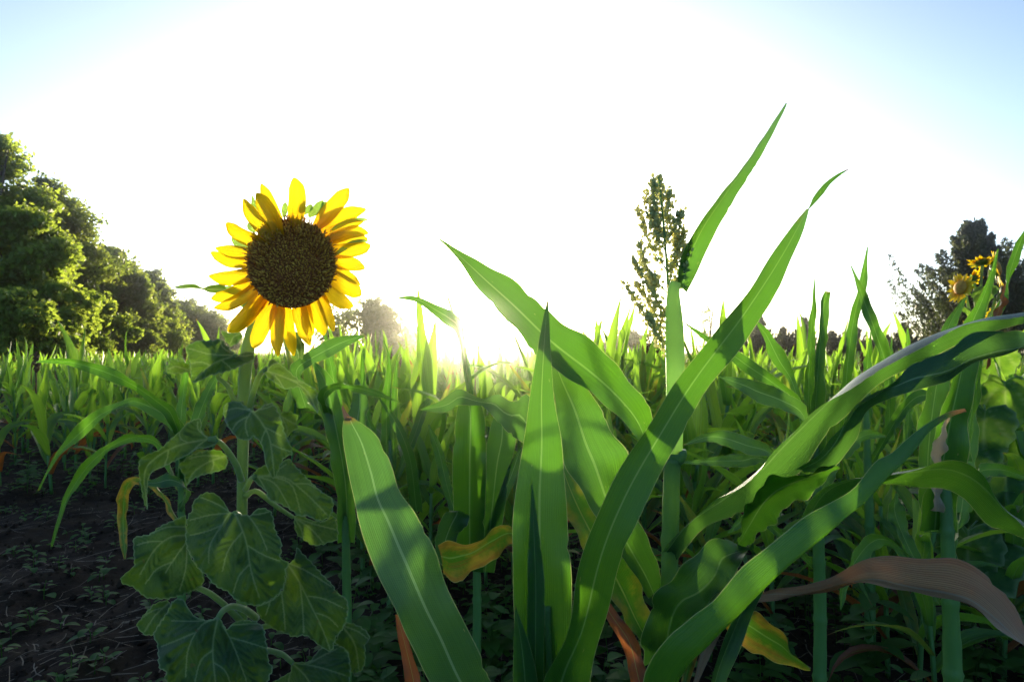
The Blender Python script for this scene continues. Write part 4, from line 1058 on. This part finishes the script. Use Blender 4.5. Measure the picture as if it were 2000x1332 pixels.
traced_plant('corn_plant', 'tall corn plant at the right edge in front of the small sunflowers', 'corn plant', 1845, 1.2, 930, [
    ([(1800, 1040), (1806, 960), (1832, 830), (1860, 730), (1881, 640), (1911, 584), (1932, 535), (1949, 486)], [(1870, 1040), (1880, 960), (1898, 810), (1910, 700), (1924, 624), (1936, 573), (1944, 530), (1951, 486)], [1.2, 1.18, 1.18, 1.2], M_BLADE, dict(fold=.2)),
    ([(1806, 1040), (1792, 910), (1802, 800), (1834, 660), (1848, 624), (1870, 595), (1885, 580)], [(1840, 1040), (1842, 920), (1850, 830), (1858, 720), (1868, 645), (1879, 610), (1887, 581)], [1.22, 1.24, 1.26, 1.28], M_BLADE2),
    ([(1880, 900), (1908, 700), (1925, 650), (1945, 600), (1962, 546), (1978, 495), (2003, 445)], [(1895, 900), (1920, 710), (1936, 660), (1960, 600), (1976, 555), (1993, 500), (2006, 446)], [1.2, 1.2, 1.18, 1.16], M_BLADE),
    ([(1860, 1000), (1880, 880), (1890, 780), (1902, 690)], [(1905, 1000), (1910, 880), (1908, 780), (1904, 690)], [1.24, 1.28, 1.3], M_BLADE2),
    ([(1822, 1000), (1820, 906), (1828, 860), (1852, 806)], [(1842, 1000), (1842, 906), (1850, 850), (1856, 806)], [1.17, 1.15, 1.15], M_PALE),
    ([(1925, 720), (1938, 640), (1950, 590), (1964, 552)], [(1930, 722), (1946, 645), (1962, 595), (1966, 552)], [1.17, 1.15, 1.15], M_RUST),
    ([(1850, 1100), (1900, 930), (1950, 905), (2010, 930)], [(1856, 1120), (1905, 955), (1950, 930), (2011, 938)], [1.2, 1.3, 1.35], M_BLADE),
    ([(1830, 1180), (1760, 1060), (1735, 1000), (1750, 960)], [(1842, 1180), (1790, 1070), (1770, 1010), (1752, 960)], [1.2, 1.25, 1.3], M_BLADE2),
    ([(1825, 1150), (1720, 1040), (1650, 1110), (1640, 1190)], [(1835, 1170), (1735, 1070), (1668, 1130), (1642, 1192)], [1.2, 1.25, 1.25], M_BLADE2)], rad=.0155)


# ------------------------------------------------------------------ the branching sunflower at right
def heart(par, c, size, az, tilt, seed, mat=None, name='leaf'):
    """generic heart-shaped leaf hanging from point c; az = way it points, tilt = how steeply it hangs"""
    rs = np.random.RandomState(seed)
    nr_, na = 7, 40
    th = np.linspace(0, 2 * np.pi, na, endpoint=False)
    rr = .62 + .30 * np.cos(th) ** 3 * (np.cos(th) > 0) + .10 * np.abs(np.sin(th)) - .34 * np.exp(-((np.abs(th - np.pi)) / .33) ** 2)
    rr = rr * (1 + .05 * np.sin(th * 13 + seed)) * (1 + rs.normal(0, .02, na))
    V, ve, mg = [], [], []
    for i in range(nr_ + 1):
        r = i / nr_
        x = .30 + r * rr * np.cos(th); y = r * rr * np.sin(th)
        z = -.38 * (x - .1) ** 2 - .25 * np.abs(y) ** 1.5 + .05 * np.sin(x * 9 + seed) * np.sin(y * 8)
        V.append(np.stack([x, y, z], 1))
        a_ = np.arctan2(y, x + .12); v_ = np.zeros(na)
        for k in (0, .55, -.55, 1.15, -1.15): v_ = np.maximum(v_, np.exp(-((a_ - k) / .05) ** 2))
        ve.append(v_ * (r < .95)); mg.append(np.full(na, 1.0 if i == nr_ else 0))
    V = np.vstack(V) * size
    ct, st = math.cos(tilt), math.sin(tilt)
    X = V[:, 0] * ct + V[:, 2] * st; Z = -V[:, 0] * st + V[:, 2] * ct
    ca, sa = math.cos(az), math.sin(az)
    W = np.stack([X * ca - V[:, 1] * sa, X * sa + V[:, 1] * ca, Z], 1) + c
    return part(name, par, W, quads(nr_ + 1, na, 0, True), mat or M_SUNLEAF2, None, {'vein': np.concatenate(ve), 'margin': np.concatenate(mg)})


def small_head(par, c, nrm, r, seed):
    rs = np.random.RandomState(seed)
    nrm = np.array(nrm, float); nrm /= np.linalg.norm(nrm)
    a1 = np.cross(nrm, [.1, .2, 1]); a1 /= np.linalg.norm(a1); a2 = np.cross(nrm, a1)
    an_ = np.linspace(0, 2 * np.pi, 18, endpoint=False)
    rows_ = []
    for q, z in ((.02, .22), (.25, .2), (.42, .1), (.46, 0), (.40, -.12), (.22, -.25), (.05, -.3)):
        rows_.append(c + (np.cos(an_)[:, None] * a1 + np.sin(an_)[:, None] * a2) * r * q + nrm * r * z)
    V = np.vstack(rows_)
    F = quads(7, 18, 0, True)
    me = mesh('flower_head', V - np.array(par.location), F, [M_DISC, M_SEPAL], None, {'tip': [.5] * len(V), 'rnd': list(rs.rand(len(V)))}, midx=[0] * 54 + [1] * (len(F) - 54))
    h = link('flower_head', me, par)
    nb_ = 17
    for k in range(nb_):
        th = k / nb_ * 6.283 + rs.normal(0, .1); L = r * rs.uniform(.5, .68); t = np.linspace(0, 1, 6); bend = rs.uniform(-.25, .35)
        d = math.cos(th) * a1 + math.sin(th) * a2; s_ = np.cross(nrm, d)
        cc = c + d * (r * .42 + L * t)[:, None] + nrm * (bend * L * t ** 2)[:, None]
        w = L * .26 * np.sin(np.pi * np.clip(t * .78 + .2, 0, 1)); w[-1] = .0004
        V = np.stack([cc - s_ * w[:, None], cc + nrm * .06 * L, cc + s_ * w[:, None]], 1).reshape(-1, 3)
        UV = np.stack([np.tile([0, .5, 1], 6) + k, np.repeat(t, 3)], 1)
        part('petal', h, V, quads(6, 3), M_PETAL, UV, base=par.location)
    for k in range(9):
        th = k / 9 * 6.283 + .2; d = math.cos(th) * a1 + math.sin(th) * a2; s_ = np.cross(nrm, d); t = np.linspace(0, 1, 5); L = r * .5
        cc = c + d * (r * .36 + L * t)[:, None] - nrm * (r * .12 + .04 * r * t)[:, None]; w = L * .25 * (1 - t ** 2) + .0003
        part('sepal', h, np.stack([cc - s_ * w[:, None], cc + s_ * w[:, None]], 1).reshape(-1, 3), quads(5, 2), M_SEPAL, base=par.location)
    return h


WD = 2.1
b = np.array([at(1925, WD), WD, 0.0]); b[2] = gz(b[0], b[1])
wf = thing('sunflower', 'branching wild sunflower with several small yellow heads in front of the tall cedar', 'sunflower', tuple(b))
fork = P(1912, 640, WD)
V, F, UV = tube(cr([b - [0, 0, .02], P(1928, 1000, WD), P(1918, 800, WD), fork], 24), [.012, .010, .008], 9); wstem = part('stem', wf, V, F, M_SFSTEM, UV)
HEADS = [((1876, 562), WD - .02, (-.96, -.20, .10), 22), ((1917, 512), WD + .02, (.1, .35, .9), 17), ((1946, 524), WD + .01, (.75, -.55, .2), 26), ((1955, 582), WD - .03, (.8, -.5, -.2), 20), ((1941, 606), WD + .03, (.35, -.6, -.6), 14), ((1899, 545), WD + .04, (-.1, .8, .6), 15)]
for k, ((x, y), d, nn, r) in enumerate(HEADS):
    c = P(x, y, d); rr = 1.4 * r / FPX * d
    small_head(wf, c, nn, rr, 50 + k)
    nv = np.array(nn) / np.linalg.norm(nn)
    V, F, UV = tube(cr([fork, fork * .5 + c * .5 + [0, 0, -.012], c - nv * rr * .3], 10), [.0055, .0045, .0042], 7); part('branch', wf, V, F, M_SFSTEM, UV)
for k, (x, y, d, s) in enumerate([(1893, 655, 2.1, 44), (1884, 600, 2.08, 26), (1925, 560, 2.08, 30), (1897, 725, 2.0, 62), (1962, 745, 2.0, 70), (1925, 800, 1.95, 70), (1975, 830, 2.0, 74), (1905, 862, 1.95, 64), (1960, 905, 1.9, 76),
                                  (1935, 960, 1.9, 78), (1892, 1035, 1.85, 80), (1935, 1060, 1.85, 84), (1968, 1030, 1.85, 76), (1905, 1100, 1.85, 70), (1985, 1110, 1.9, 80), (1850, 1230, 2.0, 60), (1880, 960, 2.0, 60), (1950, 680, 2.1, 46)]):
    rs = np.random.RandomState(900 + k)
    c = P(x, y, d); az_ = rs.uniform(-2.6, -.5) if k % 3 else rs.uniform(.3, 2.8)
    heart(wf, c, s / FPX * d, az_, rs.uniform(.6, 1.2), 900 + k)
    sp_ = np.array([b[0], b[1], c[2] - .03 + rs.uniform(-.02, .02)])
    f_ = np.clip((sp_[2] - b[2]) / (fork[2] - b[2]), 0, 1); sp_ = (b * (1 - f_) + fork * f_) if f_ < 1 else fork
    V, F, UV = tube(cr([sp_, (sp_ + c) / 2 + [0, 0, .015], c], 8), .0022, 6); part('petiole', wf, V, F, M_SFSTEM, UV)

# ------------------------------------------------------------------ trees
def leaf_cloud(C, N, size, rs, up=.0, aspect=.6):
    """N small leaf faces at centres C"""
    d = rs.normal(size=(N, 3)); d[:, 2] += up; d /= np.linalg.norm(d, axis=1)[:, None]
    e = np.cross(d, rs.normal(size=(N, 3))); e /= np.linalg.norm(e, axis=1)[:, None]
    s = (size * rs.uniform(.6, 1.35, N))[:, None]
    V = np.stack([C - d * s, C + e * s * aspect, C + d * s, C - e * s * aspect], 1).reshape(-1, 3)
    F = np.arange(4 * N).reshape(-1, 4)
    return V, F


def broad_tree(label, x, y, h, w, seed, mat=None, dens=1.0, leaf=.11, name='broadleaf_tree', clumps=26, bot=.12):
    rs = np.random.RandomState(seed)
    base = np.array([x, y, -.02])
    t = thing(name, label, 'tree', tuple(base))
    mb = MB()
    tp = cr([base, base + [rs.normal(0, .1), 0, h * .4], base + [rs.normal(0, .25), rs.normal(0, .2), h * .86]], 10)
    mb.add(*tube(tp, [h * .028, h * .018, h * .006], 8))
    cs = []
    for k in range(clumps):
        f = bot + (1 - bot) * ((k + rs.rand()) / clumps)
        an = rs.rand() * 6.28
        prof = math.sin(math.pi * min(1, (.18 + .82 * f)) ** 1.2) ** .6 if f < .98 else .2
        rad = w * .5 * prof * math.sqrt(rs.uniform(.15, 1))
        c = base + np.array([math.cos(an) * rad, math.sin(an) * rad, h * (f * .93)])
        cr_ = w * rs.uniform(.15, .25) * (1.15 - .4 * f)
        cs.append((c, cr_))
        i = int(np.clip(f * 9 - 1.5, 0, 9))
        mb.add(*tube(cr([tp[i], (tp[i] + c) / 2 + [0, 0, rs.uniform(-.1, .15) * w * .3], c], 6), [h * .008, h * .0025], 5))
    V, F, U = mb.get(); part('trunk', t, V, F, M_BARK, U)
    VV, FF, n = [], [], 0
    for c, r in cs:
        # sub-sprays so that the outline stays ragged
        for q in range(7):
            dv = rs.normal(size=3); dv /= np.linalg.norm(dv)
            c2 = c + dv * r * np.array([1, 1, .8]) * rs.uniform(.35, 1.15)
            N = int(70 * dens)
            L = c2 + rs.normal(size=(N, 3)) * r * .27 * np.array([1, 1, .75])
            v, f = leaf_cloud(L, N, leaf, rs)
            VV.append(v); FF.append(f + n); n += len(v)
    part('crown', t, np.vstack(VV), np.vstack(FF), mat or M_TREE, smooth=False)
    return t


def at(px, d): return (px - 1000) / FPX * d


TREES = [('tall tree at the left frame edge, the highest of the row', -12, 22, 250, 3.2, M_TREE), ('big round-topped tree second from the left edge, its crown rising above its neighbours', 85, 25, 345, 3.4, M_TREED),
         ('pale yellow-green bushy tree at the far left in front of the tall ones', 40, 18, 395, 2.6, M_TREE), ('broad tree in the middle of the left row with a slanting dark top', 195, 29, 478, 3.2, M_TREED),
         ('slim tree with a small tuft at its top in the left row', 290, 37, 525, 2.8, M_TREED), ('low round tree at the right end of the left row beside the sunflower', 362, 46, 588, 4.4, M_TREED)]
for k, (lb, px, d, py, w, mt) in enumerate(TREES):
    broad_tree(lb, at(px, d), d, (685 - py) / FPX * d + CAMZ, w * 1.2, 500 + k, mt, dens=1.5 if d < 30 else 1.2, leaf=.09 if d < 26 else .12, clumps=46, bot=.04)
for k, (lb, px, d, top, w, mt) in enumerate([('yellowish shrub below the tall trees at the left edge', 15, 15, 560, 1.9, M_TREE), ('bright green shrub under the second tree of the left row', 110, 17, 540, 2.2, M_TREE),
                                              ('olive shrub with a pointed side below the broad middle tree', 200, 22, 580, 2.0, M_TREE), ('dark shrub between the middle tree and the slim one', 255, 28, 610, 2.4, M_TREED),
                                              ('low shrub at the foot of the slim tree', 320, 32, 625, 2.6, M_TREE), ('small shrub behind the sunflower stem', 425, 50, 645, 3.6, M_TREED)]):
    broad_tree(lb, at(px, d), d, (685 - top) / FPX * d + CAMZ, w, 540 + k, mt, dens=1.1, leaf=.075, name='shrub', clumps=20, bot=.05)
broad_tree('backlit round tree behind the sunflower with sky showing through', at(715, 24), 24, (685 - 588) / FPX * 24 + CAMZ, 3.3, 560, M_TREED, dens=.8, leaf=.075, clumps=34)
broad_tree('small backlit tree just right of the round one behind the sunflower', at(790, 36), 36, (685 - 640) / FPX * 36 + CAMZ, 3.2, 561, M_TREED, dens=.8, leaf=.11, clumps=18)
broad_tree('far low tree seen between the arching leaf and the seed head', at(1235, 45), 45, (685 - 655) / FPX * 45 + CAMZ, 4.6, 562, M_TREED, dens=1, leaf=.13, clumps=20)
broad_tree('thin wispy young tree behind the seed head stalk', at(1388, 34), 34, (685 - 585) / FPX * 34 + CAMZ, 1.8, 563, M_TREED, dens=.10, leaf=.06, clumps=20)
broad_tree('far dark shrub in the gap under the sun', at(880, 95), 95, (685 - 676) / FPX * 95 + CAMZ, 12, 564, M_TREED, dens=1, leaf=.22, clumps=18)
broad_tree('far dark shrub behind the centre corn leaf', at(1060, 95), 95, (685 - 672) / FPX * 95 + CAMZ, 12, 565, M_TREED, dens=1, leaf=.22, clumps=18)


def cedar(label, x, y, h, w, seed, nb=90, dens=60, leaf=.05):
    """feathery cedar: upswept branches set with short needle sprays"""
    rs = np.random.RandomState(seed); base = np.array([x, y, -.02])
    t = thing('cedar_tree', label, 'tree', tuple(base))
    mb = MB(); tp = cr([base, base + [0, 0, h * .5], base + [rs.normal(0, .08), 0, h * .97]], 12)
    mb.add(*tube(tp, [h * .022, h * .012, h * .002], 7))
    VV, FF, n = [], [], 0
    for k in range(nb):
        f = .04 + .94 * (k + rs.rand()) / nb
        an = rs.rand() * 6.28
        L = w * .5 * (1 - f) ** 1.15 * rs.uniform(.5, 1.2) + .035 * w
        p0 = base + [0, 0, h * f * .97]
        d = np.array([math.cos(an), math.sin(an), .0])
        c = cr([p0, p0 + d * L * .5 + [0, 0, L * .22], p0 + d * L + [0, 0, L * rs.uniform(.6, 1.3)]], 8)
        mb.add(*tube(c, [h * .0035, h * .001], 4))
        N = int(dens * 1.5 * (.45 + L / w))
        ti = rs.rand(N) ** .75 * 6.99; i = ti.astype(int); fr = (ti - i)[:, None]
        cc = c[i] * (1 - fr) + c[i + 1] * fr
        cc = cc + rs.normal(size=(N, 3)) * (.045 * w * (1.1 - ti / 7.5) * (1.1 - .7 * f))[:, None] * np.array([1, 1, .8])
        v, q = leaf_cloud(cc, N, leaf, rs, up=1.0, aspect=.32)
        VV.append(v); FF.append(q + n); n += len(v)
    V, F, U = mb.get(); part('trunk', t, V, F, M_BARK, U)
    part('crown', t, np.vstack(VV), np.vstack(FF), M_CEDAR, smooth=False)


cedar('tall dark cedar at right behind the small yellow sunflowers', at(1905, 22), 22, (685 - 425) / FPX * 22 + CAMZ, 5.8, 600, 190, 220, .085)
cedar('dark cedar cut by the right frame edge, shorter than the one beside it', at(2035, 25), 25, (685 - 480) / FPX * 25 + CAMZ, 4.2, 601, 110, 160, .08)
for k, (px, top, d, w, lb) in enumerate([(1430, 690, 55, 3.6, 'low distant cedar nearest the seed head'), (1482, 636, 52, 3.4, 'pointed distant cedar left of the upright leaves'), (1530, 660, 56, 3.0, 'second distant cedar left of the upright leaves'),
                                          (1572, 640, 54, 2.6, 'slim distant cedar behind the upright leaves'), (1625, 668, 55, 3.2, 'low distant cedar right of the upright leaves'), (1668, 650, 58, 3.0, 'narrow distant cedar behind the leaf with a brown spot'),
                                          (1722, 672, 55, 3.4, 'low distant cedar close to the tall cedar'), (1768, 650, 50, 3.0, 'distant cedar at the foot of the tall cedar')]):
    cedar(lb, at(px, d * .62), d * .62, (685 - top + 22) / FPX * d * .62 + CAMZ, w * .75, 610 + k, 90, 130, .085)

# ------------------------------------------------------------------ litter and weeds on the soil
rs = np.random.RandomState(31)
mb = MB()
for k in range(9000):                                        # soil crumbs
    y = 1.0 + 4.5 * rs.rand() ** 1.3; x = rs.uniform(-.95, .95) * (y + .2); r = rs.uniform(.003, .011) * (2.4 if rs.rand() < .05 else 1)
    mb.add(OCT * [1, 1, .6] * r * rs.uniform(.7, 1.3, (10, 1)) + [x, y, gz(x, y) + r * .2], OF)
V, F, U = mb.get()
o = link('soil_crumbs', mesh('soil_crumbs', V, F, M_SOIL, smooth=False)); tag(o, 'small dark crumbs of soil lying on the field', 'soil', kind='stuff')
mb = MB()
for k in range(6500):
    y = rs.uniform(.9, 6.5); x = rs.uniform(-.95, .95) * (y + .3)
    L = rs.uniform(.02, .16) * (1 if rs.rand() < .85 else 1.7); an = rs.rand() * 6.28; z = gz(x, y) + rs.uniform(.002, .014)
    cv_ = rs.normal(0, .25)
    p = np.array([[x + math.cos(an + cv_ * q) * L * q, y + math.sin(an + cv_ * q) * L * q, z + (.012 * rs.rand()) * q] for q in (0, .35, .7, 1)])
    w = rs.uniform(.0006, .0022); sd_ = np.array([-math.sin(an), math.cos(an), .3]) * w
    mb.add(np.vstack([p - sd_, p + sd_]), [(i, i + 1, i + 5, i + 4) for i in range(3)])
V, F, U = mb.get()
o = link('dry_litter', mesh('dry_litter', V, F, M_STRAW)); tag(o, 'dry straw and root bits scattered on the dark soil', 'plant litter', kind='stuff')


def weed_mesh(seed, h, nl, ls, spread=1.0):
    rs = np.random.RandomState(seed); mb = MB()
    mb.add(*tube(cr([(0, 0, -.01), (rs.normal(0, .05) * h, rs.normal(0, .05) * h, h * .55), (rs.normal(0, .12) * h, rs.normal(0, .12) * h, h)], 6), [.0018, .001], 5))
    az = rs.rand() * 6
    for i in range(nl):
        az += 2.4 + rs.normal(0, .3); z = h * (.25 + .75 * i / nl); L = ls * rs.uniform(.7, 1.2) * (1.1 - .4 * i / nl); el = rs.uniform(-.1, .6)
        t = np.linspace(0, 1, 6); w = L * .30 * np.sin(np.pi * np.clip(t * .9 + .08, 0, 1)) ** .8; w[-1] = .001
        el_ = el - .7 * t
        cx = np.r_[0, np.cumsum(np.cos(el_[:-1]))] / 5 * L + .01 * spread; cz = z + np.r_[0, np.cumsum(np.sin(el_[:-1]))] / 5 * L
        d = np.array([math.cos(az), math.sin(az)]); n_ = np.array([-d[1], d[0]])
        V = []
        for q in (-1, 0, 1):
            V.append(np.stack([d[0] * cx + n_[0] * w * q, d[1] * cx + n_[1] * w * q, cz + (abs(q) * .22 * w)], 1))
        V = np.stack(V, 1).reshape(-1, 3)
        mb.add(V, quads(6, 3))
    V, F, U = mb.get()
    return V, F


weeds = [weed_mesh(700 + k, h, nl, ls) for k, (h, nl, ls) in enumerate([(.03, 4, .035), (.06, 6, .045), (.11, 9, .06), (.17, 11, .07), (.045, 5, .04), (.22, 14, .065)])]
wmesh = [mesh('weed', V, F, M_WEED) for V, F in weeds]
cnt = 0
VV, FF, n = [], [], 0
for k in range(1700):
    y = 1.1 + 7.5 * rs.rand() ** 1.5; x = rs.uniform(-.95, .98) * y
    a = x / y * FPX + 1000
    left = a < 620
    if left and rs.rand() < .35 and y < 4.2: continue
    if left and y < 1.5: continue
    kk = rs.choice([0, 1, 4]) if (left and y < 4) else rs.randint(0, 6)
    s = rs.uniform(.7, 1.3); rz = rs.rand() * 6.28
    if left and y < 2.9 and cnt < 60:
        r = link('weed_seedling', wmesh[kk]); r.location = (x, y, gz(x, y)); r.rotation_euler = (0, 0, rz); r.scale = (s, s, s); cnt += 1
        tag(r, 'tiny green weed seedling on the dark soil left of the sunflower', 'weed', 'weed seedlings on the bare soil at left')
        continue
    v, f = weeds[kk]; c_, s_ = math.cos(rz), math.sin(rz)
    VV.append(np.stack([(v[:, 0] * c_ - v[:, 1] * s_) * s + x, (v[:, 0] * s_ + v[:, 1] * c_) * s + y, v[:, 2] * s + gz(x, y)], 1))
    FF += [tuple(int(q) + n for q in ff) for ff in f]; n += len(v)
o = link('ground_weeds', mesh('ground_weeds', np.vstack(VV), FF, M_WEED)); tag(o, 'low leafy weeds covering the soil between the crop plants', 'weeds', kind='stuff')

# ------------------------------------------------------------------ forward-scattering haze, added and shaped for the glow around the sun
hv = NT('haze')
vol = hv.n('ShaderNodeVolumePrincipled')
vol.inputs['Color'].default_value = (1, .97, .93, 1)
vol.inputs['Density'].default_value = .0028
vol.inputs['Anisotropy'].default_value = .984
hv.l(vol.outputs[0], hv.out.inputs[1])
x0, x1, y0, y1, z0, z1 = -245, 245, -45, 305, -1.2, 14
hz = link('haze', mesh('haze', [(x, y, z) for x in (x0, x1) for y in (y0, y1) for z in (z0, z1)],
          [(0, 1, 3, 2), (4, 6, 7, 5), (0, 4, 5, 1), (2, 3, 7, 6), (0, 2, 6, 4), (1, 5, 7, 3)], hv.m, smooth=False))
tag(hz, 'thin haze over the whole field, added for the glow around the sun', 'haze', kind='stuff')

# larger leafy weeds between the plants
for k, (px, d, h, nl, ls, lb) in enumerate([(1700, 1.75, .30, 16, .11, 'dark bushy weed under the dead brown leaf'), (1480, 1.7, .22, 14, .08, 'leafy weed below the hanging yellowing leaf'), (690, 1.75, .34, 13, .07, 'thin upright weed between the sunflower and the broad left corn leaf'),
                                            (960, 1.9, .24, 15, .09, 'dark leafy weed between the broad left leaf and the pointed centre leaf'), (1190, 1.9, .22, 12, .08, 'small leafy weed behind the rusty dried leaf'), (1890, 1.9, .26, 14, .09, 'low leafy weed near the right frame edge'),
                                            (640, 1.55, .16, 10, .06, 'short weed at the foot of the sunflower on its right')]):
    x = at(px, d); V, F = weed_mesh(800 + k, h, nl, ls)
    o = link('leafy_weed', mesh('leafy_weed', V, F, M_WEED)); o.location = (x, d, gz(x, d)); o.rotation_euler = (0, 0, k * 1.3)
    tag(o, lb, 'weed', 'larger weeds between the plants')
